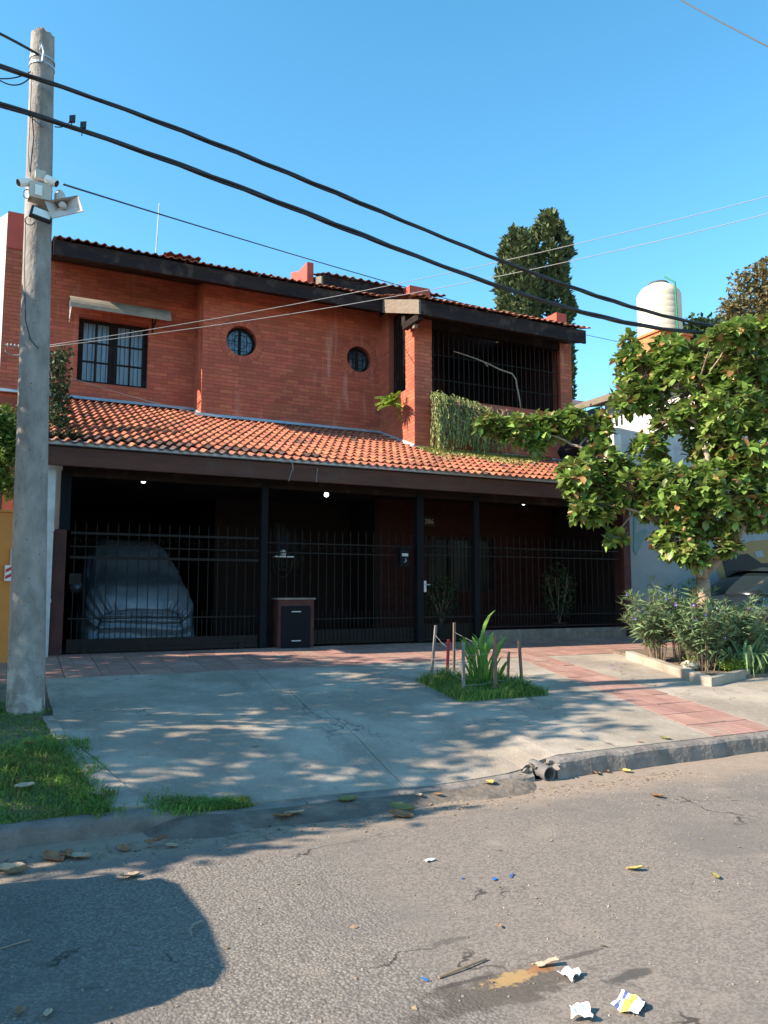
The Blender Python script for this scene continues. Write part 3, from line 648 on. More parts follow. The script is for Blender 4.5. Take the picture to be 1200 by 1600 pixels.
# eave boards, gutter
b = MB(); b.box(.38, 11.5, 11.66, 11.71, 3.335, 3.635); b.box(.38, 6.05, 11.655, 11.66, 3.34, 3.63)
fl = b.build('fascia_board', 'fascia_lower', house); mod_bevel(fl, .006)
b = MB()
for i in range(24):
    pass
gprof = [(11.655, 3.69), (11.610, 3.69), (11.600, 3.678), (11.600, 3.628), (11.612, 3.618), (11.655, 3.618)]
b.prismx(gprof, .20, 11.52); b.build('gutter', 'zinc', house)
b = MB(); b.tube([at(440, 722, 11.58), at(452, 721, 11.57), at(457, 724, 11.56), at(458, 735, 11.57)], .007, 5); b.tube([at(456, 735, 11.64), at(451, 752, 11.64)], .006, 4); b.tube([at(496, 731, 11.64), at(494, 753, 11.64)], .006, 4); b.build('loose_wire', 'pale_wire', house)
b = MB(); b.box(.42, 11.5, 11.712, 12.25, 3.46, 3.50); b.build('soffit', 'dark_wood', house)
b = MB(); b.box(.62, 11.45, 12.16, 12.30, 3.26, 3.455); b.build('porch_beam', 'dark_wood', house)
# flashing strips along the walls
b = MB()
def flash(p, q, hz=.10, d=Vector((0, -1, 0)), w=.13):
    p, q = Vector(p), Vector(q); b.add([p+Vector((0, 0, hz)), q+Vector((0, 0, hz)), q+d*.03, p+d*.03, p+d*w+Vector((0, 0, -.01)), q+d*w+Vector((0, 0, -.01))], [(0, 1, 2, 3), (3, 2, 5, 4)])
za, zb_, zp = rz(YA)+.03, rz(YB)+.03, rz(YP)+.05
flash((-.42, YA-.036, za-.005), (XAB, YA-.016, za), .075); flash((XAB-.1, YB-.016, zb_), (XS+.02, YB-.016, zb_), .075)
flash((XAB-.016, YA, za), (XAB-.016, YB, zb_), .08, nL); flash((XS-.016, YB, zb_), (XS-.016, YP-.02, rz(YP)+.04), .08, nL, .14)
flash((XS-.05, YP-.016, zp-.02), (11.55, YP-.016, zp-.02), .06, nF, .10)
b.build('flashing', 'zinc', house, fix=False)

# ---- upper roof: two slabs with the same pitch, rake board, tile edges
yL, zL, yR, zR, XK = 14.87, 8.05, 13.20, 7.46, 7.20
b = MB(); ridge = 19.4
def uslab(x0, x1, y0, z0, th=.06):
    zr = z0+(ridge-y0)*US
    b.add([(x0, y0+.03, z0-.02), (x1, y0+.03, z0-.02), (x1, ridge, zr), (x0, ridge, zr), (x1, 23.5, z0), (x0, 23.5, z0)], [(0, 1, 2, 3), (3, 2, 4, 5)])
    b.add([(x0, y0+.03, z0-.02-th), (x1, y0+.03, z0-.02-th), (x1, ridge, zr-th), (x0, ridge, zr-th), (x1, 23.5, z0-th), (x0, 23.5, z0-th)], [(0, 1, 2, 3), (3, 2, 4, 5)])
uslab(.40, XK+.03, yL, zL); uslab(XK, 11.5, yR, zR)
uroof = b.build('upper_roof', 'dark_wood', house)
Ms = []
for (x0, x1, y0, z0) in ((.42, XK, yL, zL), (XK, 11.55, yR, zR)):
    for r in range(4):
        for c in range(int((x1-x0)/.155)+1):
            x = x0+.155*(c+.5)
            if x < x1+.05: y = y0-.07+r*.31; Ms.append(np.array(tmatrix(x, y, z0+US*(y-y0)+.0+rng.uniform(-.006, .006), US, w=.155, L=.4, jit=2., fl=.8)))
for r in range(6):                                                  # rake cover tiles
    y = yR-.04+r*.33; Ms.append(np.array(tmatrix(XK+.01, y, zR+US*(y-yR)+.02+rng.uniform(0, .02), US, w=.24, L=.42, jit=4.)))
stuff(scatter('tiling', TV, TFc, np.array(Ms), 'roof_tile', uroof))
b = MB(); b.box(.42, XK-.0, yL, yL+.05, 7.735, 8.025); f1 = b.build('fascia_board', 'fascia_upper', house); mod_bevel(f1, .006)
b = MB(); b.box(XK+.004, 11.46, yR, yR+.05, 7.135, 7.44); f2 = b.build('fascia_board', 'fascia_upper', house); mod_bevel(f2, .006)
b = MB(); b.prismx([(yR-.01, 7.13), (yR-.01, 7.43), (yL+.10, 7.43+US*(yL+.11-yR)), (yL+.10, 7.13+US*(yL+.11-yR))], XK-.045, XK); b.build('rake_board', 'weathered_board', house)
b = MB(); b.add([(.42, yL+.05, 7.76), (XK, yL+.05, 7.76), (XK, YA, 8.2), (.42, YA, 8.2)], [(0, 1, 2, 3)]); b.build('soffit', 'dark_wood', house, fix=False)
b = MB(); b.add([(XK, yR+.05, 7.16), (11.46, yR+.05, 7.16), (11.46, YP+.3, 7.42), (XK, YP+.3, 7.42)], [(0, 1, 2, 3)]); b.box(XK+.02, 11.4, YP+.02, YP+.18, 7.18, 7.38); b.box(XK+.0, XK+.12, yR+.1, YP+.1, 7.06, 7.2); b.build('soffit', 'dark_wood', house)
# rafters ends under rake
b = MB(); b.box(XK+.05, XK+.13, yR+.35, yR+.45, 6.98, 7.15); b.build('rafter_end', 'weathered_board', house)
# main body behind (sides, back, ceilings)
b = MB(); b.box(XL, XL+.2, 12.4, 23, .6, 3.6); b.box(XL+.003, XL+.2, YA+.31, 23, 3.6, 8.2); b.box(XR-.2, XR-.003, 12.35, 23, .6, 4.9); b.box(XR-.2, XR-.003, 17.2, 23, 4.9, 8.2); b.box(XL+.21, XR-.21, 22.8, 22.997, .6, 8.2)
b.build('side_wall', 'white_paint', house)
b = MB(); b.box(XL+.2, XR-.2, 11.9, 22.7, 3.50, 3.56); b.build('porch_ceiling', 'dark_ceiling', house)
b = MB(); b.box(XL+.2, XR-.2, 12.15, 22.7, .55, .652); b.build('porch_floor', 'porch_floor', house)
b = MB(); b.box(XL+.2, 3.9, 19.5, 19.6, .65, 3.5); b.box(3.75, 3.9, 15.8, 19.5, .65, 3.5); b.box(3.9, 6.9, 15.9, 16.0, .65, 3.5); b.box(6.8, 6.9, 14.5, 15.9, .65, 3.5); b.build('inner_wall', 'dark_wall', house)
b = MB(); b.box(XL+.2, XL+.23, 12.5, 22.7, .65, 3.5); b.build('inner_wall', 'dark_wall', house); b = MB(); b.box(XR-.23, XR-.201, 12.42, 22.7, .65, 3.5); b.build('inner_wall', 'dark_wall', house)  # dark linings over the white side walls, standing in for porch shade
# inner brick front on the right of the porch
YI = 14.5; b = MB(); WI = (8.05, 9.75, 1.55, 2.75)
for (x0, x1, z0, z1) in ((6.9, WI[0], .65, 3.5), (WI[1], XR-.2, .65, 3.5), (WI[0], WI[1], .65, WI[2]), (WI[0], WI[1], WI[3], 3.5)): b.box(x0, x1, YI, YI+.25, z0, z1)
wi = b.build('porch_wall', 'porch_brick_shaded', house); sv = BRICKS; BRICKS = []
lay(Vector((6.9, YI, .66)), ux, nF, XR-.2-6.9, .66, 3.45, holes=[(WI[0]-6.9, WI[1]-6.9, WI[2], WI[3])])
stuff(scatter('brickwork', BV, BF, np.array([np.array(bmat(*q)) for q in BRICKS]), 'porch_brick_shaded', wi)); BRICKS = sv
# upper balcony interior
b = MB(); b.box(XS+.28, XR-.25, 13.95, 17.2, 4.15, 4.6); b.build('balcony_floor', 'porch_floor', house)
b = MB(); b.box(XS+.25, 9.75, 16.6, 16.7, 4.6, 5.0); b.box(XS+.25, 9.75, 16.6, 16.7, 6.5, 8.3); b.box(XR-.27, XR-.251, 14.2, 17.2, 4.6, 8); b.box(9.75, XR-.25, 16.6, 16.7, 4.6, 8.4); b.box(XS+.281, XS+.29, 15.12, 16.6, 4.6, 8); b.build('inner_wall', 'dark_red_post', house)
for i in range(9):
    b = MB(); b.box(9.78+i*.17, 9.78+i*.17+.155, 16.56, 16.598, 4.65, 7.6); b.build('plank', 'dark_wall', house)
# back parts of the building above the roof
def firewall(x0, x1, y0, y1, z0, z1, zl=None, white=False, name='firewall_cap'):
    b = MB(); poly = [(y0, z0), (y0, z1), (y1-.6 if zl is None else y1, z1 if zl is None else zl), (y1, z0)] if True else None
    b.prismx([(y0, z0), (y0, z1), (y1, z1), (y1, z0)], x0, x1); return b.build(name, 'red_paint', house)
# left party wall: red cap, white weathered side
YW = YA-.02; pzt = at(38, 335, YW).z; pzm = at(30, 390, YW).z; pxl = at(9, 400, YW).x
b = MB(); b.add([(pxl-.002, YW, .6), (pxl-.8, YW+.6, .6), (pxl-.002, 23, .6), (pxl-.002, YW, pzt-.03), (pxl-.8, YW+.6, pzt-.55), (pxl-.002, 23, pzt-.03)], [(0, 1, 4, 3), (1, 2, 5, 4), (2, 0, 3, 5), (3, 4, 5)]); b.build('party_wall_side', 'white_paint', house)
b = MB(); b.box(pxl, XL, YW-.02, 22.9, pzm, pzt); b.build('party_wall_cap', 'red_paint', house)
b = MB(); b.box(pxl+.001, XL-.003, YW+.001, 22.9, .6, pzm); pw = b.build('party_wall', 'mortar', house); sv = BRICKS; BRICKS = []
lay(Vector((pxl+.005, YW, 5.3)), ux, nF, XL-pxl-.01, 5.3, pzm-.02); stuff(scatter('brickwork', BV, BF, np.array([np.array(bmat(*q)) for q in BRICKS]), 'brick', pw)); BRICKS = sv
def pz(x, y, Y): return at(x, y, Y)
p0 = at(490, 411, 17.6); p1 = at(480, 411, 17.6); x0, x1, zz = p1.x, p0.x, p0.z
b = MB(); yb = x0/(at(455, 425, 1).x); zz2 = at(455, 420, yb).z
b.prismx([(17.6, 8.2), (17.6, zz), (yb-.6, zz), (yb, zz2-.1), (yb+.1, 8.2)], x0, x1); b.build('chimney_wall', 'red_paint', house)
q0 = at(505, 432, 17.2); q1 = at(672, 470, 17.2); zt2 = at(505, 432, 17.2).z
b = MB(); b.box(q0.x, q1.x+1.5, 17.2, 17.26, zt2-.42, zt2); bx_ = b.build('fascia_board', 'fascia_upper', house)
b = MB(); b.prismx([(17.19, zt2-.42), (17.19, zt2), (18.3, zt2+.36), (18.3, zt2-.06)], q0.x-.05, q0.x-.002); b.build('rake_board', 'weathered_board', house)
b = MB(); b.box(q0.x+.05, q1.x+1.4, 17.4, 22, 8.2, zt2); b.build('attic_wall', 'dark_wood', house)
stuff(scatter('tiling', TV, TFc, np.array([np.array(tmatrix(q0.x+.22*(c+.3), 17.12+r*.32, zt2+.02+.11*r, US, w=.22, jit=2.)) for c in range(16) for r in range(3)]), 'roof_tile', uroof))
c0, c1, c2 = at(640, 447, 16.9), at(658, 447, 16.9), at(672, 450, 16.9)
b = MB(); b.box(c0.x, c2.x, 16.9, 18.2, 8.3, c0.z+.03); b.build('chimney', 'red_paint', house)
d0 = at(875, 489, 14.1); b = MB(); b.box(11.36, XR+.06, 14.1, 16.9, 7.3, d0.z); b.build('party_wall_cap', 'red_paint', house)
e0, e1 = at(258, 394, 16.4), at(305, 402, 16.4)
b = MB(); b.box(e0.x, e1.x, 16.6, 17.0, 8.1, e0.z); b.build('ridge_cap', 'red_paint', house)
stuff(scatter('tiling', TV, TFc, np.array([np.array(tmatrix(e0.x+.2*(c+.5), 16.5, e0.z, .15, w=.2)) for c in range(4)]), 'roof_tile', uroof))
# ---- upper left window: frame, leaves, bars, curtains
b = MB(); y = YA+.12
b.box(WX0, WX1, y, y+.07, WZ1-.07, WZ1); b.box(WX0, WX1, y, y+.07, WZ0, WZ0+.06); b.box(WX0, WX0+.06, y, y+.07, WZ0+.06, WZ1-.07); b.box(WX1-.06, WX1, y, y+.07, WZ0+.06, WZ1-.07)
win = b.build('window', 'dark_wood', house)
b = MB(); cxm = (WX0+WX1)/2; b.box(cxm-.05, cxm+.05, y+.005, y+.065, WZ0+.06, WZ1-.07)
for s_ in (0, 1):
    xa = WX0+.06 if s_ == 0 else cxm+.05; xb = cxm-.05 if s_ == 0 else WX1-.06; xm = (xa+xb)/2
    b.box(xa, xa+.04, y+.01, y+.06, WZ0+.06, WZ1-.07); b.box(xb-.04, xb, y+.01, y+.06, WZ0+.06, WZ1-.07); b.box(xm-.018, xm+.018, y+.014, y+.05, WZ0+.06, WZ1-.07)
    for k in (1, 2): zc = lerp(WZ0+.06, WZ1-.07, k/3); b.box(xa+.04, xm-.018, y+.016, y+.05, zc-.018, zc+.018); b.box(xm+.018, xb-.04, y+.016, y+.05, zc-.018, zc+.018)
b.build('frame', 'dark_wood', win)
for s_ in (0, 1):
    xa = WX0+.06 if s_ == 0 else cxm+.05; xb = cxm-.05 if s_ == 0 else WX1-.06
    b = MB(); b.box(xa, xb, y+.03, y+.034, WZ0+.06, WZ1-.07); b.build('pane', 'window_glass' if s_ == 9 else 'curtain', win)
for k in range(14):
    xx = lerp(WX0+.05, WX1-.05, (k+.5)/14); b = MB(); b.box(xx-.006, xx+.006, YA+.05, YA+.062, WZ0+.02, WZ1-.02); b.build('bar', 'black_iron', win)
b = MB(); b.box(WX0, WX1, YA+.13, YA+2.2, WZ0-.4, WZ1+.3) 
# curved awning over the window
b = MB(); ax0, ax1, az = .80, 2.74, 7.47; n = 7; top = []; 
arc = [(YA-.02-.50*math.sin(a), az-.33+.33*math.cos(a)) for a in [k*PI/2/n for k in range(n+1)]]
poly = arc+[(yy+.0, zz_-.012) for yy, zz_ in arc[::-1]]
for k in range(n):
    (ya, z1_), (yb2, z2_) = arc[k], arc[k+1]
    b.add([(ax0, ya, z1_), (ax1, ya, z1_), (ax1, yb2, z2_), (ax0, yb2, z2_), (ax0, ya, z1_-.014), (ax1, ya, z1_-.014), (ax1, yb2, z2_-.014), (ax0, yb2, z2_-.014)], [(0, 1, 2, 3), (7, 6, 5, 4), (0, 3, 7, 4), (1, 5, 6, 2), (3, 2, 6, 7)])
awn = b.build('awning', 'awning', house)
for xx in (ax0+.02, ax1-.30):
    b = MB(); b.tube([(xx, YA-.01, az-.03), (xx, YA-.01, az-.5)], .012); b.tube([(xx, YA-.02, az-.48), (xx, YA-.48, az-.345)], .012); b.tube([(xx, YA-.02, az-.34), (xx, YA-.49, az-.335)], .010); b.build('bracket', 'white_plastic' if xx < 1 else 'black_iron', awn)
# ---- round windows
for (cx, cz, r) in RW:
    b = MB(); n = 32; vs = []
    for k in range(n):
        a = 2*PI*k/n
        for (rr, yy) in ((r, YB+.14), (r-.05, YB+.14), (r-.05, YB+.19)): vs.append((cx+rr*math.cos(a), yy, cz+rr*math.sin(a)))
    b.add(vs, [(3*k+j, 3*((k+1) % n)+j, 3*((k+1) % n)+j+1, 3*k+j+1) for k in range(n) for j in (0, 1)])
    b.box(cx-.025, cx+.025, YB+.15, YB+.19, cz-r+.04, cz+r-.04)
    rw = b.build('round_window', 'dark_wood', house)
    b = MB(); b.lathe((cx, YB+.18, cz), [(r-.04, 0), (r-.04, .01)], 32, 'y'); b.build('pane', 'window_glass', rw)
    b = MB()
    for k in range(-4, 5):
        q = k*.13*r/.33; h = math.sqrt(max(0, r*r-q*q))
        if abs(q) < r-.02: b.box(cx+q-.006, cx+q+.006, YB+.07, YB+.082, cz-h, cz+h)
    for k in (-1, 0, 1): q = k*.2; h = math.sqrt(max(0, r*r-q*q)); b.box(cx-h, cx+h, YB+.083, YB+.09, cz+q-.006, cz+q+.006)
    vs = [(cx+.45*r*math.cos(a), YB+.065, cz+.45*r*math.sin(a)) for a in [2*PI*k/20 for k in range(21)]]; b.tube(vs, .007, 5)
    b.build('grille', 'black_iron', rw)
# ---- balcony grille and what is behind it
gx0, gx1, gz0, gz1 = XS+.43, 11.26, PZ-.3, 7.2
for k in range(27):
    xx = lerp(gx0+.06, gx1-.04, k/26); b = MB(); b.box(xx-.008, xx+.008, YP+.05, YP+.066, PZ, 7.19); b.build('grille_bar', 'black_iron', house)
for zz_ in (7.17, 6.62, 6.08): b = MB(); b.box(gx0, gx1, YP+.067, YP+.082, zz_-.010, zz_+.010); b.build('grille_rail', 'black_iron', house)
b = MB()
for k in range(7): yy = lerp(14.36, 15.06, k/6); b.box(XS+.10, XS+.115, yy-.007, yy+.007, SZ0, 7.75)
b.build('side_grille', 'black_iron', house)
b = MB(); b.box(XS+.14, XS+.16, 14.31, 15.11, SZ0, 7.75); b.build('slatted_screen', 'dark_wood', house)
for i in range(2):      # balcony windows on the back wall
    x0 = XS+.55+i*1.05; b = MB(); yy = 16.58
    b.box(x0, x0+.95, yy-.05, yy, 6.42, 6.5); b.box(x0, x0+.95, yy-.05, yy, 5.0, 5.08); b.box(x0, x0+.06, yy-.05, yy, 5.08, 6.42); b.box(x0+.89, x0+.95, yy-.05, yy, 5.08, 6.42); b.box(x0+.45, x0+.5, yy-.048, yy-.01, 5.08, 6.42); b.box(x0+.06, x0+.45, yy-.045, yy-.01, 5.7, 5.74); b.box(x0+.5, x0+.89, yy-.045, yy-.01, 5.7, 5.74)
    w_ = b.build('balcony_window', 'dark_wood', house); b = MB(); b.box(x0+.06, x0+.89, yy-.02, yy-.015, 5.08, 6.42); b.build('pane', 'window_glass', w_)
b = MB(); b.box(XS+.3, 9.75, 16.7, 16.72, 4.6, 7); b.build('inner_wall', 'dark_wall', house)
# wall lantern in the balcony
lt = at(838, 590, 16.4); b = MB(); b.lathe((lt.x, 16.35, lt.z-.14), [(.05, 0), (.085, .04), (.10, .22), (.04, .30), (.01, .34)], 6); b.box(lt.x-.03, lt.x+.03, 16.4, 16.56, lt.z-.02, lt.z+.04); la = b.build('wall_lantern', 'black_iron', house)
b = MB(); b.lathe((lt.x, 16.28, lt.z-.05), [(.05, 0), (.05, .12)], 8); b.build('lantern_glass', 'lamp_glass', la)
# ---- porch posts, lamps, cornerstones
for (xx, w, z0) in ((3.70, .11, .62), (6.60, .13, .60), (7.80, .11, .66)):
    b = MB(); b.box(xx-w/2, xx+w/2, 12.14, 12.14+w, z0, 3.34); b.build('porch_post', 'post_iron', house)
b = MB(); b.box(.60, .74, 12.15, 12.32, 2.45, 3.34); b.build('porch_post', 'post_iron', house)
b = MB(); b.box(.52, .70, 12.10, 12.40, .58, 2.46); pp = b.build('corner_pillar', 'dark_red_post', house); mod_bevel(pp, .015)
b = MB()
for (z0, z1, e) in ((.60, 1.42, 0), (1.44, 2.42, .0), (2.46, 3.34, 0)): b.box(.36-e, .515+e, 11.98, 12.14, z0, z1)
for z0 in (1.40, 2.42): b.box(.345, .525, 11.965, 12.15, z0, z0+.045)
b.build('downpipe', 'zinc', house)
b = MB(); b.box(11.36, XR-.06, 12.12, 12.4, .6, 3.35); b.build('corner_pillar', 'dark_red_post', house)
for (x_, y_, Y_) in ((224, 751, 13.4), (510, 773, 13.6), (818, 786, 12.9)):
    p = at(x_, y_, Y_); b = MB(); b.lathe((p.x, Y_, p.z+.04), [(.018, 0), (.022, .04), (.03, .07), (.03, max(.08, 3.5-p.z-.04))], 10); lb = b.build('ceiling_lamp', 'plate_black', house, True)
    b = MB(); b.lathe((p.x, Y_, p.z-.045), [(.004, 0), (.032, .012), (.046, .045), (.034, .08), (.018, .10)], 14); b.build('bulb', 'bulb', lb, True)
# house number plate
pn = at(671, 815, 14.45); b = MB(); b.box(pn.x-.14, pn.x+.14, YI-.03, YI-.012, pn.z-.10, pn.z+.10)
for k in range(5): a = PI*k/4; b.box(pn.x-.02+.06*math.cos(a)-.02, pn.x+.02+.06*math.cos(a), YI-.03, YI-.012, pn.z+.10, pn.z+.10+.05*math.sin(a)+.01)
pln = b.build('house_number_plate', 'plate_black', house)
def text(name, s_, size, loc, rot, m, parent, ex=.004, shear=0):
    c = bpy.data.curves.new(name, 'FONT'); c.body = s_; c.size = size; c.extrude = ex; c.align_x = 'CENTER'; c.align_y = 'CENTER'; c.shear = shear
    tmp = bpy.data.objects.new(name, c); COL.objects.link(tmp); dg = bpy.context.evaluated_depsgraph_get(); me = bpy.data.meshes.new_from_object(tmp.evaluated_get(dg)); bpy.data.objects.remove(tmp)
    me.materials.clear(); me.materials.append(MATS[m]); me.transform(Matrix.Translation(loc) @ Matrix(rot).to_4x4() if not isinstance(rot, Matrix) else Matrix.Translation(loc) @ rot.to_4x4())
    return link(name, me, parent)
RF = Matrix(((1, 0, 0), (0, 0, -1), (0, 1, 0)))     # text facing -Y
text('digits', '386', .15, Vector((pn.x, YI-.034, pn.z)), RF, 'plate_digit', pln)
# porch window on the right, curtains inside
b = MB(); y = YI+.06
b.box(WI[0], WI[1], y, y+.06, WI[3]-.06, WI[3]); b.box(WI[0], WI[1], y, y+.06, WI[2], WI[2]+.06)
for xx in (WI[0], WI[0]+.55, WI[0]+1.1, WI[1]-.06): b.box(xx, xx+.06, y+.002, y+.058, WI[2]+.06, WI[3]-.06)
pw2 = b.build('window', 'dark_wood', house)
b = MB(); b.box(WI[0]+.05, WI[1]-.05, y+.03, y+.035, WI[2]+.05, WI[3]-.05); b.build('pane', 'porch_glass', pw2)
b = MB()
for k in range(9): xx = lerp(WI[0]+.1, WI[1]-.1, k/8); b.box(xx-.006, xx+.006, YI+.01, YI+.022, WI[2], WI[3])
b.build('grille', 'black_iron', pw2)
# little window deep in the porch
w0 = at(425, 812, 15.88); w1 = at(475, 875, 15.88)
b = MB(); x0, x1, z1_, z0_ = w0.x, w1.x, w0.z, w1.z-.25
b.box(x0, x1, 15.82, 15.88, z1_-.06, z1_); b.box(x0, x1, 15.82, 15.88, z0_, z0_+.06)
for xx in (x0, (x0+x1)/2-.03, x1-.06): b.box(xx, xx+.06, 15.822, 15.878, z0_+.06, z1_-.06)
w3 = b.build('window', 'dark_wood', house); b = MB(); b.box(x0+.05, x1-.05, 15.855, 15.86, z0_+.05, z1_-.05); b.build('pane', 'porch_glass', w3)
b = MB()
for k in range(6): xx = lerp(x0+.1, x1-.1, k/5); b.box(xx-.006, xx+.006, 15.79, 15.80, z0_, z1_)
b.build('grille', 'black_iron', w3)
# roof aerial
a0, a1_ = at(243, 392, 16.6), at(249, 318, 16.6)
b = MB(); b.tube([a0-Vector((0, 0, .3)), a1_], .016, 6); tag(b.build('roof_aerial', 'zinc'), 'thin bare aerial mast rising above the tiled roof edge', 'aerial')
# ================================================================ GATES AND FENCE
def scrolls(b, x0, x1, z, y, r=.045):
    n = max(2, int((x1-x0)/(r*2.6)))
    for k in range(n):
        cx = lerp(x0, x1, (k+.5)/n); pts = []
        for i in range(11):
            a = PI*.9-i*.42; rr = r*(1-i*.055); pts.append((cx+rr*math.cos(a)+.0, y, z+rr*math.sin(a)))
        b.tube(pts, .005, 4)
def fence(name, label, x0, x1, y, zb, zt, nb, rails, short=None, rail_r=.012, double=False, scr=None, spike=.0):
    t = thing(name, label, 'gate' if 'gate' in name else 'fence', ((x0+x1)/2, y, zb))
    for k in range(nb):
        x = lerp(x0+.06, x1-.06, k/(nb-1)); b = MB(); b.tube([(x, y, zb+.04), (x, y, zt-.05), (x, y, zt)], [.0075, .0075, .002], 6); b.build('bar', 'black_iron', t)
    if short:
        for k in range(nb-1):
            x = lerp(x0+.06, x1-.06, (k+.5)/(nb-1)); b = MB(); b.tube([(x, y, zb+.04), (x, y, short-.04), (x, y, short)], [.006, .006, .002], 5); b.build('short_bar', 'black_iron', t)
    for z, r in rails:
        b = MB(); b.box(x0, x1, y-r-.008, y-.008, z-r, z+r); b.build('rail', 'black_iron', t)
    if scr: b = MB(); scrolls(b, x0+.05, x1-.05, scr, y-.006); b.build('scrollwork', 'black_iron', t)
    return t
yg = 12.2
g1 = fence('sliding_gate', 'wide black iron driveway gate in front of the covered car', .76, 3.62, yg, .66, 2.60, 19, [(2.42, .018), (2.22, .010), (2.06, .020), (1.16, .010), (.70, .030)], short=1.27, scr=2.30)
b = MB(); b.box(.76, 3.62, yg-.006, yg+.006, .68, .86); b.build('kick_plate', 'black_iron', g1)
for x in (1.0, 3.35): b = MB(); b.lathe((x, yg-.045, .70), [(.05, -.012), (.05, .012)], 16, 'y'); b.build('wheel', 'black_iron', g1)
b = MB(); b.box(.76, .92, yg-.05, yg-.02, 1.66, 1.82); b.build('lock_box', 'black_iron', g1)
g2 = fence('iron_fence', 'black iron fence panel between the meter box and the letter box', 4.32, 6.50, yg+.02, .66, 2.60, 15, [(2.36, .010), (2.20, .010), (1.10, .010), (.70, .012)], short=1.25, scr=2.28)
b = MB(); b.box(4.34, 6.5, yg+.03, yg+.036, .68, .92); b.build('kick_plate', 'black_iron', g2)
g2b = fence('iron_fence', 'short run of black iron bars standing on top of the meter box', 3.77, 4.31, yg+.02, 1.40, 2.60, 4, [(2.36, .010), (2.20, .010)], scr=2.28)
g3 = fence('entrance_gate', 'narrow black iron pedestrian gate under the house number', 6.68, 7.73, yg, .66, 2.60, 8, [(2.38, .012), (2.22, .010), (1.10, .012), (.70, .015)], short=1.25, scr=2.30)
b = MB(); b.box(6.68, 7.73, yg+.008, yg+.014, .68, .98); b.build('kick_plate', 'black_iron', g3)
b = MB(); b.box(6.66, 6.72, yg-.05, yg-.01, 1.55, 1.75); b.tube([(6.70, yg-.06, 1.68), (6.78, yg-.08, 1.68)], .01); b.build('handle', 'zinc', g3)
g4 = fence('iron_fence', 'long black iron fence panel standing on the pale patterned plinth', 7.87, 11.36, yg, .86, 2.62, 24, [(2.38, .010), (2.22, .010), (1.12, .008), (.90, .012)], short=1.30, scr=2.30)
# plinth with round pattern
pl_ = MB(); pl_.box(7.86, 11.38, 12.12, 12.30, .60, .84); pth = tag(pl_.build('plinth', 'kerb_concrete'), 'low grey plinth with circle pattern beneath the right fence', 'wall')
for i in range(12):
    cx = 8.0+i*.29
    b = MB()
    for rr in (.10, .055):
        pts = [(cx+rr*math.cos(a), 12.118, .725+rr*math.sin(a)) for a in [2*PI*k/18 for k in range(19)]]; b.tube(pts, .006, 4, False)
    b.build('ring_relief', 'weathered_board', pth)
# meter box
mb0 = thing('meter_box', 'low red brick meter box with dark metal door beside gate post', 'meter box', (4.02, 12.1, .6))
xl, xr_ = at(435, 935, 12.05).x, at(491, 935, 12.05).x; zt_ = at(460, 937, 12.05).z
b = MB(); b.box(xl, xr_, 12.05, 12.35, .56, zt_); mod_bevel(b.build('body', 'dark_red_post', mb0), .01)
b = MB(); b.box(xl-.02, xr_+.02, 12.03, 12.37, zt_, zt_+.03); b.build('capstone', 'kerb_concrete', mb0)
dx0, dx1 = at(440, 950, 12.04).x, at(485, 950, 12.04).x; dz1 = at(462, 947, 12.04).z
b = MB(); b.box(dx0, dx1, 12.03, 12.048, .62, dz1); mod_bevel(b.build('door', 'post_iron', mb0), .006)
for zz in (dz1-.09, .76):
    b = MB(); b.box((dx0+dx1)/2-.08, (dx0+dx1)/2+.08, 12.018, 12.029, zz-.008, zz+.008); b.build('vent_slot', 'zinc', mb0)
# cable and small shelf with a meter behind the bars
sm = at(440, 862, 12.5); sh = thing('intercom_shelf', 'small grey box with white cup on a shelf behind the bars', 'box', (sm.x, 12.5, sm.z))
b = MB(); b.box(sm.x-.12, sm.x+.12, 12.45, 12.50, sm.z+.02, sm.z+.25); b.build('box', 'post_iron', sh)
b = MB(); b.box(sm.x-.16, sm.x+.17, 12.36, 12.50, sm.z-.10, sm.z-.08); b.build('shelf', 'zinc', sh)
b = MB(); b.lathe((sm.x+.0, 12.42, sm.z-.08), [(.045, 0), (.055, .04), (.045, .09), (.02, .11)], 12); b.build('cup', 'grey_plastic', sh, True)
b = MB(); b.tube([(sm.x+.17*math.cos(a), 12.44, sm.z-.15+.28*math.sin(a)) for a in [PI+PI*k/12 for k in range(13)]], .005, 5); b.build('cable', 'black_rubber', sh)
# letter box on the fence
lb = at(631, 871, 12.12); lt_ = thing('letter_box', 'dark metal letter box hung on the bars near middle post', 'letter box', (lb.x, 12.12, lb.z))
b = MB(); b.box(lb.x-.09, lb.x+.09, 12.08, 12.18, lb.z-.16, lb.z+.15); mod_bevel(b.build('body', 'post_iron', lt_), .008)
b = MB(); b.box(lb.x-.10, lb.x+.10, 12.055, 12.19, lb.z+.152, lb.z+.175); b.build('lid', 'post_iron', lt_)
b = MB(); b.box(lb.x-.06, lb.x+.06, 12.07, 12.078, lb.z+.02, lb.z+.07); b.tube([(lb.x, 12.07, lb.z-.02), (lb.x+.02, 12.06, lb.z-.05), (lb.x-.01, 12.07, lb.z-.09)], .008); b.build('emblem', 'zinc', lt_)

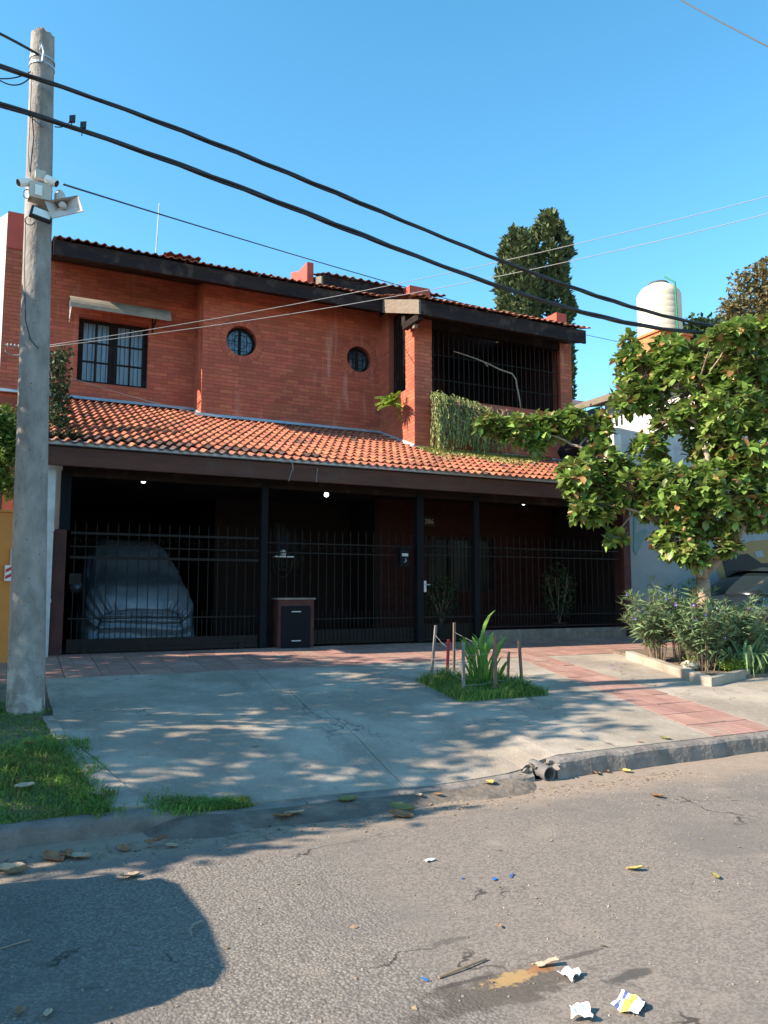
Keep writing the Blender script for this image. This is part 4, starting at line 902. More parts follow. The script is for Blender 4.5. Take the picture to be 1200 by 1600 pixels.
# ---- covered car
V, F = [], []; ys_ = [13.05, 13.08, 13.2, 13.45, 13.8, 14.1, 14.35, 14.6, 14.95, 15.4, 16.0, 16.6, 17.0, 17.25, 17.3]
H = [.60, .78, .98, 1.08, 1.15, 1.24, 1.50, 1.72, 1.85, 1.88, 1.86, 1.78, 1.5, 1.1, .6]; Wd = [.66, .80, .89, .93, .94, .95, .95, .95, .95, .95, .95, .94, .92, .88, .8]
nsec = 40; cx = 1.93
for j, (y, h, w) in enumerate(zip(ys_, H, Wd)):
    for k in range(nsec+1):
        a = PI*k/nsec; c, s_ = math.cos(a), math.sin(a); e = .55
        x = w*math.copysign(abs(c)**(.33), c); 
        z = h*abs(s_)**.48
        tum = 1-.15*smooth((z-.95)/.75); x *= tum
        hem = .10+.06*math.sin(k*1.3+j)
        if z < hem: z = hem; 
        fold = .02*math.sin(k*1.1+j*.9)*(1-abs(s_))+.012*math.sin(k*.7-j*1.7)
        V.append((cx+x*(1+fold), y+.03*math.sin(k*1.7), .652+z+.012*math.sin(k*1.9+j*2.3)))
for j in range(len(ys_)-1):
    for k in range(nsec): a = j*(nsec+1)+k; F.append((a, a+1, a+nsec+2, a+nsec+1))
ci = len(V); MM = 14; hk = nsec//2
for k in range(hk+1):
    l, r_ = V[nsec-k], V[k]
    for m_ in range(1, MM):
        t = m_/MM; V.append((lerp(l[0], r_[0], t), lerp(l[1], r_[1], t)-.13*math.sin(PI*t)*(.6+.4*math.sin(PI*k/hk*.8))+.012*math.sin(m_*2.3+k*.35), lerp(l[2], r_[2], t)))
def fid(k, m_): return nsec-k if m_ == 0 else (k if m_ == MM else ci+k*(MM-1)+m_-1)
for k in range(hk):
    for m_ in range(MM):
        q = (fid(k, m_), fid(k, m_+1), fid(k+1, m_+1), fid(k+1, m_)); q2 = tuple(dict.fromkeys(q)); F.append(q if len(q2) == 4 else q)
F = [f for f in F if len(set(f)) == 4]
cc = thing('covered_car', 'car parked in the porch under a silver grey cover', 'car', (cx, 15, .65))
cm = link('car_cover', np_mesh('car_cover', V, F, 'car_cover', True), cc); md = cm.modifiers.new('s', 'SUBSURF'); md.levels = 2; md.render_levels = 2
tx = bpy.data.textures.new('folds', 'CLOUDS'); tx.noise_scale = .22; tx.noise_depth = 3; dm = cm.modifiers.new('d', 'DISPLACE'); dm.texture = tx; dm.strength = .05; dm.mid_level = .5
for x in (cx-.88, cx+.78):
    for y in (13.8, 16.4): b = MB(); b.lathe((x, y, .95), [(.2, 0), (.29, .02), (.3, .1), (.29, .18), (.2, .2)], 20, 'x'); b.build('wheel', 'tyre', cc)
for sx in (-1,): b = MB(); b.lathe((cx+sx*.93, 14.0, 1.62), [(.02, -.13), (.09, -.08), (.11, 0), (.09, .08), (.02, .13)], 12, 'x'); b.build('mirror_bump', 'car_cover', cc, True)
# potted shrub behind the fence, on the right
def leafcloud(name, c, rad, n, m, s, parent=None, base=(LEAF_V, LEAF_F), shell=.5, up=.2, down=None, wf=1.):
    d = rdir(n); r = rng.uniform(shell, 1, n)**.6; P = np.asarray(c)+d*np.asarray(rad)*r[:, None]
    D = rdir(n, up)+d*.5
    if down: D = D+np.array([0, 0, down])
    return scatter(name, *base, frames(P, D, rng.uniform(.7, 1.25, n)*s, rng.uniform(-.8, .8, n)), m, parent)
for (px_, py_, Yp, h, r, lab, potm) in ((872, 905, 12.9, .95, .38, 'dark leafy shrub in a pot behind the right fence', 'dark_red_post'), (690, 930, 13.3, .7, .33, 'low potted plant behind the narrow pedestrian gate', 'dark_red_post')):
    p = at(px_, py_, Yp); t = thing('potted_plant', lab, 'plant', (p.x, Yp, .65))
    b = MB(); b.lathe((p.x, Yp, .652), [(.10, 0), (.15, .24), (.16, .24), (.16, .27), (.13, .27)], 16); b.build('pot', potm, t, True)
    b = MB()
    for k in range(6): a = k; b.tube([(p.x, Yp, .9), (p.x+.1*math.cos(a), Yp+.1*math.sin(a), 1.2), (p.x+.3*math.cos(a), Yp+.2*math.sin(a), .9+h)], .008, 5)
    b.build('stem', 'dry_stem', t)
    stuff(leafcloud('foliage', (p.x, Yp, 1.0+h*.6), (r, r*.8, h*.62), 420, 'leaf_dark', .085, t))

# ================================================================ UTILITY POLE AND WHAT HANGS ON IT
pb_ = onG(38, 1115); PX, PY, PZ0 = pb_.x+.012, pb_.y+.17, pb_.z
ptop = at(67, 55, PY); tilt = Vector((ptop.x-PX, 0, 0))
pole = thing('utility_pole', 'tall weathered round concrete utility pole on the grass verge', 'pole', (PX, PY, PZ0-.1))
b = MB(); n = 28; prof_ = []
rb, rt = .182, .118
N = 40
def pc_(z): t = (z-PZ0)/(ptop.z-PZ0); return Vector((PX, PY, z))+Vector((ptop.x-PX, 0, 0))*t
vs = []
for i in range(N+1):
    z = lerp(PZ0-.15, ptop.z, i/N); c = pc_(z); r = lerp(rb, rt, (i/N)**.8)
    for k in range(n):
        a = 2*PI*k/n; q = r*(1+.006*math.sin(i*3.1+k*2.2)); zz = z+(.03*rng.uniform(-1, .4) if i == N else 0)
        vs.append((c.x+q*math.cos(a), c.y+q*math.sin(a), zz))
b.add(vs, [(i*n+k, i*n+(k+1) % n, (i+1)*n+(k+1) % n, (i+1)*n+k) for i in range(N) for k in range(n)]+[tuple(N*n+k for k in range(n))])
shaft = b.build('shaft', 'pole_concrete', pole, True); em = shaft.modifiers.new('e', 'EDGE_SPLIT'); em.split_angle = R(45)
rad = lambda z: lerp(rb, rt, (z-PZ0)/(ptop.z-PZ0))
# steel band and hook near the top
zc = at(67, 105, PY).z; c = pc_(zc); b = MB(); b.lathe((c.x, c.y, zc-.03), [(rad(zc)+.004, 0), (rad(zc)+.008, 0), (rad(zc)+.008, .025), (rad(zc)+.004, .025)], 24); b.build('steel_band', 'zinc', pole)
b = MB(); b.lathe((c.x, c.y, zc+.05), [(rad(zc)+.004, 0), (rad(zc)+.008, 0), (rad(zc)+.008, .02), (rad(zc)+.004, .02)], 24); b.build('steel_band', 'zinc', pole)
b = MB(); ya = PY-rad(zc)-.01; b.tube([(c.x-.03, ya, zc+.10), (c.x-.01, ya-.05, zc+.13), (c.x+.01, ya-.06, zc+.05), (c.x+.0, ya-.04, zc-.04), (c.x+.04, ya-.01, zc-.06)], .012, 6); b.build('cable_clamp', 'zinc', pole)
# loose wires down the pole
for (pts, lab) in (([(50, 113), (48, 150), (46, 200), (44, 240), (46, 268)], 0), ([(50, 180), (53, 215), (49, 250), (47, 275)], 0), ([(40, 340), (38, 420), (40, 500), (47, 530), (60, 545)], 0)):
    b = MB(); b.tube([at(x, y, PY-rad(4)-.055) for x, y in pts], .006, 5); b.build('loose_wire', 'black_rubber', pole)
def pbox(x0, y0, x1, y1, Y, d, m, name, parent, bev=.006, yaw=0.):
    a = at(x0, y0, Y); c = at(x1, y1, Y); b = MB(); ce = Vector(((a.x+c.x)/2, Y+d/2, (a.z+c.z)/2)); cs, sn = math.cos(yaw), math.sin(yaw)
    b.obox(ce, Vector((cs, sn, 0))*(c.x-a.x)/2, Vector((-sn, cs, 0))*d/2, (0, 0, (a.z-c.z)/2)); return mod_bevel(b.build(name, m, parent), bev)
YF = PY-rad(5)-.17
cb = thing('control_box', 'beige plastic alarm control box strapped to the concrete pole', 'box', (.2, YF, 5.3))
pbox(45, 281, 79, 313, YF, .15, 'grey_plastic', 'case', cb, .008, .12)
pbox(55, 287, 66, 306, YF-.018, .02, 'white_plastic', 'front_light', cb, .008, .12)
s1 = pbox(55, 263, 71, 280, YF+.02, .05, 'grey_plastic', 'motion_sensor', None, .01, .1); tag(s1, 'small grey square sensor above the beige box', 'sensor')
for (x0, y0, x1, y1, lab) in ((28, 278, 46, 292, 'white tube security camera left of the pole box'), (74, 277, 87, 289, 'white tube security camera between pole box and horn')):
    a = at((x0+x1)/2, (y0+y1)/2, YF+.02); t = thing('security_camera', lab, 'camera', a); b = MB(); sg = -1 if x0 < 50 else 1
    d = Vector((sg*.8, -.35, -.45)).normalized(); b.tube([a-d*.06, a+d*.06], .042, 14); b.build('housing', 'white_plastic', t)
    b = MB(); b.tube([a+d*.061, a+d*.064], .034, 14); b.build('lens', 'plate_black', t); b = MB(); b.tube([a-d*.05, Vector((.2, PY-.12, a.z-.03))], .012, 6); b.build('bracket', 'grey_plastic', t)
# floodlight
fl_ = thing('floodlight', 'small black floodlight tilted below the beige box', 'floodlight', (.2, YF, 5))
a = at(64.5, 335.5, YF); b = MB(); X_ = Vector((.105, .02, -.012)); Z_ = Vector((.01, .02, .062)); Y_ = X_.cross(Z_).normalized()*.025
b.obox(a, X_, Y_, Z_); mod_bevel(b.build('case', 'black_rubber', fl_), .006)
fd = -Y_.normalized() if Y_.y > 0 else Y_.normalized(); b = MB(); b.obox(a+fd*.027, X_*.78, Y_*.08, Z_*.70); b.build('lens', 'lamp_glass', fl_)
b = MB(); b.tube([a+Vector((0, .03, .02)), a+Vector((0, .12, .10))], .018); b.build('bracket', 'black_rubber', fl_)
# horn loudspeaker: rectangular flare
hn = thing('horn_loudspeaker', 'beige rectangular horn loudspeaker mounted right of the pole box', 'loudspeaker', at(100, 320, YF))
fc = [at(71, 314, YF-.02), at(122, 305, YF-.10), at(130, 330, YF-.14), at(82, 341, YF-.06)]
ce = sum(fc, Vector())/4; axis = (fc[1]-fc[0]).cross(fc[3]-fc[0]).normalized(); axis = -axis if axis.y < 0 else axis
thr = ce+Vector((-.035, .17, .10)); b = MB(); rings = [fc]
for (t, k) in ((.35, .62), (.7, .38), (1., .22)): rings.append([ce.lerp(thr, t)+(p-ce)*k for p in fc])
vs = [p for r in rings for p in r]; fs = [(4*i+k, 4*i+(k+1) % 4, 4*i+4+(k+1) % 4, 4*i+4+k) for i in range(3) for k in range(4)]
vo = [p+(p-ce)*.04+Vector((0, .008, 0)) for p in fc]; vs += vo; fs += [(k, (k+1) % 4, 16+(k+1) % 4, 16+k) for k in range(4)]
b.add(vs, fs); fh = b.build('flare', 'horn_plastic', hn, fix=False); so = fh.modifiers.new('s', 'SOLIDIFY'); so.thickness = .008
b = MB(); b.tube([thr, ce+(ce-thr)*.05+Vector((-.01, 0, .0))], [.045, .03], 12); b.build('throat', 'horn_plastic', hn, True)
b = MB(); b.tube([thr-Vector((0, .02, .02)), thr+Vector((-.01, .02, .10)), thr+Vector((-.015, .03, .15))], [.06, .055, .03], 12); b.build('driver', 'horn_plastic', hn, True)
b = MB(); b.tube([thr+Vector((0, 0, .05)), pc_(thr.z+.04)+Vector((.1, -.05, 0))], .015); b.build('bracket', 'zinc', hn)
b = MB(); q = at(44, 300, YF); b.tube([q+Vector((.05*math.cos(a), .05, .05*math.sin(a))) for a in [k*.6 for k in range(15)]], .005, 4); q = at(46, 345, YF+.05); b.tube([q+Vector((.045*math.cos(a), 0, .045*math.sin(a))) for a in [2+k*.5 for k in range(10)]], .005, 4); b.build('loose_wire', 'black_rubber', pole)

# ---- cables
def fitline(pts, n=60):
    """smooth curve through measured 3D points"""
    P = np.array([list(p) for p in pts]); t = np.r_[0, np.cumsum(np.linalg.norm(np.diff(P, axis=0), axis=1))]; deg = min(len(P)-1, 2 if len(P) < 6 else 3)
    T = np.linspace(0, t[-1], n); return [Vector((np.polyval(np.polyfit(t, P[:, 0], deg), x), np.polyval(np.polyfit(t, P[:, 1], deg), x), np.polyval(np.polyfit(t, P[:, 2], deg), x))) for x in T]
def twisted(name, lab, pts, r, strands, pitch, m='black_rubber'):
    path = fitline(pts, 420)
    if strands > 1:      # carry the cable on to the next poles, outside the picture
        e = path[-1]; s_ = (path[-1]-path[-6]).normalized(); q0 = e; ext = []
        m0 = s_.z/max(s_.x, .01); X1 = 36.; D = X1-e.x; z1 = 6.4
        for i in range(1, 260):
            t = i/260; ext.append(Vector((e.x+D*t, e.y+.7*smooth(t*4), e.z+m0*D*t+(z1-e.z-m0*D)*t*t)))
        s_ = path[0]; back = [Vector((s_.x-26*t, s_.y, s_.z-(1.4*4*t*(1-t))*.5+.3*t)) for t in [1-i/200 for i in range(200)]]
        path = back+path+ext
    t = thing(name, lab, 'cable', path[0])
    L = 0; acc = [0]
    for i in range(1, len(path)): L += (path[i]-path[i-1]).length; acc.append(L)
    for s_ in range(strands):
        q = []
        for i, p in enumerate(path):
            d = (path[min(i+1, len(path)-1)]-path[max(i-1, 0)]).normalized(); a = d.cross(Vector((0, 0, 1))).normalized(); b_ = a.cross(d); ph = acc[i]/pitch*2*PI+2*PI*s_/strands
            off = r*(.85+.2*math.sin(acc[i]*1.3)+.12*math.sin(acc[i]*3.1)) if strands > 1 else 0; q.append(p+(a*math.cos(ph)+b_*math.sin(ph))*off)
        b = MB(); b.tube(q, r, 6); b.build('strand' if strands > 1 else 'wire', m, t, True)
    return t
CY = PY-.24
far = lambda x, y: at(x, y, CY)
twisted('power_cable', 'thick black twisted power cable, upper one, running along the street', [far(-160, 70), far(0, 95), far(90, 121), far(200, 168), far(400, 258), far(600, 343), far(780, 405), far(950, 460), far(1130, 515)], .0155, 3, 1.9)
twisted('power_cable', 'thick black twisted power cable, lower one, passing in front of the roof', [far(-160, 138), far(0, 150), far(88, 175), far(200, 222), far(400, 316), far(600, 392), far(780, 445), far(950, 488), far(1120, 524)], .0175, 3, 2.3)
twisted('service_wire', 'thin black wire from the horn loudspeaker over the roof to the right', [at(98, 290, PY-.2), at(250, 332, 11), at(420, 386, 14), at(640, 452, 17.5), at(918, 523, 21), at(985, 537, 23)], .011, 1, 1)
b = MB(); b.tube(fitline([far(-60, 25), far(0, 52), far(35, 72), far(62, 86)], 20), .014, 6); tag(b.build('guy_wire', 'black_rubber'), 'short dark stay wire reaching the pole top from the left', 'wire')
def wire(pts, r, m, lab, n=40): b = MB(); b.tube(fitline(pts, n), r, 5); return tag(b.build('overhead_wire', m, smooth=True), lab, 'wire')
wire([at(78, 538, 12.5), at(300, 507, 11.9), at(600, 446, 10.6), at(850, 392, 9), at(1210, 307, 6.6), at(1500, 225, 5.2)], .0055, 'pale_wire', 'pale overhead wire, upper of two crossing the brick wall')
wire([at(78, 541, 12.4), at(300, 515, 11.8), at(600, 466, 10.5), at(850, 415, 8.9), at(1210, 334, 6.5), at(1500, 250, 5.1)], .0055, 'pale_wire', 'pale overhead wire, lower of two crossing the brick wall')
wire([at(1050, -8, 4.5), at(1120, 31, 4.2), at(1220, 83, 3.8)], .006, 'dark_wire', 'thin wire crossing the upper right corner of the sky')
wire([at(-20, 120, CY), at(20, 122, CY), at(48, 112, CY)], .007, 'black_rubber', 'thin drooping black wire, higher of two loops left of the pole')
wire([at(-20, 110, CY), at(22, 133, CY), at(50, 118, CY)], .007, 'black_rubber', 'thin drooping black wire, lower of two loops left of the pole')
wire([at(-20, 152, CY), at(40, 178, CY), at(66, 199, CY-.1)], .005, 'black_rubber', 'thin slack wire passing in front of the pole below the clamp')
wire([at(85, 198, CY), at(98, 198, CY), at(112, 182, CY)], .006, 'black_rubber', 'short black loop hanging under the lower power cable')
wire([at(110, 590, 13.2), at(200, 618, 13.4), at(330, 650, 13.6)], .005, 'pale_wire', 'thin faint wire sagging below the left window')
hw = at(22, 540, 12.6); b = MB(); b.tube([hw-Vector((.12, 0, 0)), hw+Vector((.5, .1, 0))], .012, 6)
for k in range(4): b.lathe((hw.x-.10+.05*k, hw.y, hw.z), [(.012, 0), (.03, .012), (.012, .024)], 10, 'x')
b.tube([hw+Vector((.12*math.cos(a), 0, -.08+.07*math.sin(a))) for a in [PI+k*.5 for k in range(8)]], .008, 5); tag(b.build('wire_insulator', 'pale_wire'), 'pale insulator rack left of the pole holding two wires', 'insulator')
for (x, y) in ((113, 186), (130, 196)):
    p = far(x, y); b = MB(); b.obox(p, (.03, 0, .01), (0, .02, 0), (0, 0, .035)); b.tube([p, p-Vector((.01, 0, .12))], .006); tag(b.build('cable_connector', 'black_rubber'), 'small black connector clipped to the lower cable %s' % ('nearest the pole' if x < 120 else 'with a dangling tag'), 'connector')

# ================================================================ NEIGHBOURS
ow = thing('orange_wall', 'bright orange garden wall left of the concrete pole', 'wall', (-.6, 11.5, .6))
oz = at(10, 797, 11.6).z
b = MB(); b.box(-3.4, at(24, 900, 11.6).x+.12, 11.6, 11.8, .5, oz-.03); mod_bevel(b.build('body', 'orange_wall', ow), .01)
b = MB(); b.box(-3.42, at(24, 900, 11.6).x+.14, 11.58, 11.82, oz-.03, oz); b.build('coping', 'orange_wall', ow)
sg = at(15, 896, 11.55); b = MB(); b.box(sg.x-.06, sg.x+.10, 11.55, 11.56, sg.z-.10, sg.z+.11); so_ = tag(b.build('warning_plate', 'sign_white'), 'small white plate with red diagonal stripes on orange wall', 'sign')
for k in range(2):
    b = MB(); z0 = sg.z-.08+k*.09; b.prism([(sg.x-.05, z0), (sg.x+.09, z0+.08), (sg.x+.09, z0+.125), (sg.x-.05, z0+.045)], 11.545, 11.549); b.build('stripe', 'sign_red', so_)
b = MB(); b.box(sg.x+.0, sg.x+.16, 11.565, 11.60, sg.z+.11, sg.z+.34); tag(b.build('meter_cover', 'grey_plastic'), 'grey meter cover behind the striped plate on orange wall', 'box')
# garden wall with mural (right)
mw = thing('mural_wall', 'blue grey rendered wall with painted mural right of the house', 'wall', (18, 12.4, .6))
b = MB(); b.box(XR+.02, 30, 12.35, 12.6, .5, 4.05); b.build('body', 'blue_render', mw)
b = MB(); b.box(XR+.0, 30, 12.33, 12.62, 4.05, 4.12); b.build('coping', 'kerb_concrete', mw)
def mural(poly, m, k=0): b = MB(); b.prism([(at(x, y, 12.34).x, at(x, y, 12.34).z) for x, y in poly], 12.342-.003*k, 12.349); b.build('painted_shape', m, mw)
mural([(1120, 890), (1130, 918), (1180, 926), (1240, 905), (1240, 840), (1175, 845), (1130, 860)], 'mural_ochre', 0)
mural([(1126, 870), (1136, 905), (1170, 912), (1182, 890), (1240, 897), (1240, 878), (1190, 880), (1168, 865), (1140, 868)], 'mural_black', 1)
mural([(1168, 890), (1174, 890), (1174, 920), (1168, 920)], 'mural_black', 2)
for x in (1188, 1194, 1200, 1206): mural([(x, 906), (x+3, 906), (x+3, 914), (x, 913)], 'mural_black', 2)
mural([(1178, 862), (1190, 860), (1194, 870), (1182, 872)], 'blue_render', 3)
mural([(1060, 912), (1070, 905), (1150, 925), (1150, 945), (1060, 940)], 'mural_teal', 1)
mural([(990, 790), (995, 790), (993, 838), (1007, 826), (1012, 830), (994, 868), (990, 860)], 'mural_teal', 1)
mural([(1120, 918), (1135, 898), (1140, 901), (1128, 920)], 'mural_black', 1)
tp = at(1136, 930, 12.33); text('lettering', 'Nuveso', .30, Vector((tp.x, 12.336, tp.z)), RF, 'mural_black', mw, .002, .3)
# white house behind
wh = thing('white_house', 'white two-storey house with shaded wall behind the magnolia tree', 'house', (18, 16, .6))
hx = 15.3; ee = at(1000, 603, 1); ye = hx/(at(1000, 603, 1).x); ze = EYE+(at(1000, 603, ye).z-EYE)
yA_ = hx/at(945, 640, 1).x; yB_ = 12.75
b = MB(); wn = (hx/at(973, 650, 1).x, hx/at(954, 650, 1).x); zw1, zw0 = at(964, 645, (wn[0]+wn[1])/2).z, at(964, 668, (wn[0]+wn[1])/2).z
for (y0, y1, z0, z1) in ((yB_, wn[0], .6, ze-.1), (wn[1], yA_, .6, ze-.1), (wn[0], wn[1], .6, zw0), (wn[0], wn[1], zw1, ze-.1)): b.box(hx, hx+.25, y0, y1, z0, z1)
b.box(hx+.25, 26, yB_, yB_+.25, .6, ze-.1); b.box(hx+.25, 26, yA_-.25, yA_, .6, ze-.1); b.build('wall', 'white_paint', wh)
b = MB(); b.box(hx+.1, hx+.16, wn[0], wn[1], zw0, zw0+.06); b.box(hx+.1, hx+.16, wn[0], wn[1], zw1-.06, zw1); b.box(hx+.1, hx+.16, wn[0], wn[0]+.07, zw0+.06, zw1-.06); b.box(hx+.1, hx+.16, wn[1]-.07, wn[1], zw0+.06, zw1-.06); b.box(hx+.1, hx+.16, (wn[0]+wn[1])/2-.05, (wn[0]+wn[1])/2+.05, zw0+.06, zw1-.06)
w5 = b.build('window', 'white_plastic', wh); b = MB(); b.box(hx+.12, hx+.13, wn[0], wn[1], zw0, zw1); b.build('pane', 'car_glass', w5)
b = MB(); b.add([(hx-.45, yB_-.3, ze-.12), (hx-.45, yA_+.6, ze-.12), (19.5, yA_+.6, ze+.75), (19.5, yB_-.3, ze+.75), (26, yA_+.6, ze-.3), (26, yB_-.3, ze-.3)], [(0, 1, 2, 3), (3, 2, 4, 5)])
rf = b.build('roof', 'roof_tile', wh); so = rf.modifiers.new('s', 'SOLIDIFY'); so.thickness = .12
b = MB(); b.box(hx-.47, hx-.40, yB_-.3, yA_+2.6, ze-.28, ze-.10); b.build('eave_board', 'weathered_board', wh)
# low teal-edged roof and dark sloping awning between the houses
l1 = [at(870, 655, 17), at(912, 636, 17), at(950, 600, 17)]
b = MB(); p1, p2 = at(905, 660, 18.5), at(955, 618, 18.5); b.box(p1.x, p2.x+2, 18.5, 18.6, 3, p1.z); b.build('rear_wall', 'white_paint', wh)
b = MB(); p1, p2 = at(900, 652, 18.2), at(940, 634, 18.2); b.tube([p1, p2], .05, 6); b.tube([at(914, 632, 18.2), at(914, 665, 18.2)], .03, 6); b.build('teal_edge', 'teal_paint', wh)
b = MB(); p1, p2 = at(886, 632, 18.4), at(912, 632, 18.4)
for k in range(9): x = lerp(p1.x, p2.x, k/8); b.box(x, x+.03, 18.4, 18.43, 4.5, at(900, 634, 18.4).z-.02)
b.box(p1.x-.1, p2.x+.2, 18.35, 18.5, at(900, 632, 18.4).z, at(900, 626, 18.4).z); b.build('corrugated_screen', 'zinc', wh)
lr = thing('lean_to_roof', 'dark sloping lean-to roof edge between the two houses', 'roof', (12.5, 13.5, 4))
u1, u2 = at(941, 636, 13.2), at(905, 706, 13.2)
b = MB(); b.add([(u1.x-.08, 13.2, u1.z), (u1.x+.10, 13.2, u1.z-.30), (u2.x+.12, 13.2, u2.z-.15), (u2.x-.05, 13.2, u2.z+.1), (u1.x-.08, 15.2, u1.z), (u1.x+.10, 15.2, u1.z-.30), (u2.x+.12, 15.2, u2.z-.15), (u2.x-.05, 15.2, u2.z+.1)], [(0, 1, 2, 3), (7, 6, 5, 4), (0, 4, 5, 1), (1, 5, 6, 2), (2, 6, 7, 3), (3, 7, 4, 0)]); b.build('roof_sheet', 'plate_black', lr)
b = MB(); b.box(u1.x+.0, u1.x+.06, 13.3, 13.36, .6, u1.z-.25); b.build('post', 'post_iron', lr)
# water tank on its brick base
TY = 16.8; tc = at(1030, 485, TY); dist = tc.x*math.sin(HEAD)+TY*math.cos(HEAD); rr = 34.5*dist/1206
zt1, zt0 = at(1030, 447, TY).z, at(1030, 527, TY).z
wt = thing('water_tank', 'cream ribbed water tank with dark lid on orange brick base', 'water tank', (tc.x, TY, zt0))
b = MB(); pr_ = [(rr*.96, 0)]; nb_ = 7
for k in range(nb_):
    z0 = lerp(0, (zt1-zt0)*.80, k/nb_); z1_ = lerp(0, (zt1-zt0)*.80, (k+1)/nb_); pr_ += [(rr*.993, z0+.008), (rr, z0+.025), (rr, z1_-.025), (rr*.993, z1_-.008)]
hh_ = zt1-zt0; pr_ += [(rr*.97, hh_*.82), (rr*.80, hh_*.92), (rr*.52, hh_*.98), (rr*.48, hh_)]
b.lathe((tc.x, TY, zt0), pr_, 36); b.build('tank', 'tank_cream', wt, True)
b = MB(); b.lathe((tc.x, TY, zt1), [(rr*.46, 0), (rr*.48, .03), (rr*.44, .07), (rr*.2, .09)], 24); b.build('lid', 'tank_lid', wt, True)
b = MB(); b.tube([(tc.x-.06, TY-rr*.5, zt1+.16), (tc.x-.02, TY-rr-.02, zt1-.14), (tc.x+.0, TY-rr-.03, zt0+.5), (tc.x+.02, TY-rr-.03, zt0-1.)], .028, 8); b.build('pipe', 'green_pipe', wt)
tb = thing('tank_base', 'orange brick pedestal under the cream water tank', 'pedestal', (tc.x, TY, zt0-1))
zb0 = at(1030, 580, TY).z; k1 = rr*.92
b = MB(); b.box(tc.x-k1, tc.x+k1, TY-k1, TY+k1, zb0-2.5, zt0-.07); bb = b.build('core', 'orange_brick', tb); sv = BRICKS; BRICKS = []
lay(Vector((tc.x-k1, TY-k1, zb0)), ux, nF, 2*k1, zb0, zt0-.08, bl=.24, ch=.16); lay(Vector((tc.x-k1, TY+k1, zb0)), -uy, nL, 2*k1, zb0, zt0-.08, bl=.24, ch=.16)
for q in BRICKS: o = bpy.data.objects.new('brick', bpy.data.meshes.get('orange_b') or None) if False else None
ob = MB(); ob.add(BV, BF); obm = ob.mesh('orange_brick', 'orange_brick')
for q in BRICKS: o = bpy.data.objects.new('brick', obm); COL.objects.link(o); o.parent = bb; o.matrix_parent_inverse = world(bb).inverted(); o.matrix_basis = bmat(*q)
BRICKS = sv
b = MB(); b.box(tc.x-k1-.06, tc.x+k1+.06, TY-k1-.06, TY+k1+.06, zt0-.07, zt0); b.build('slab', 'orange_brick', tb)
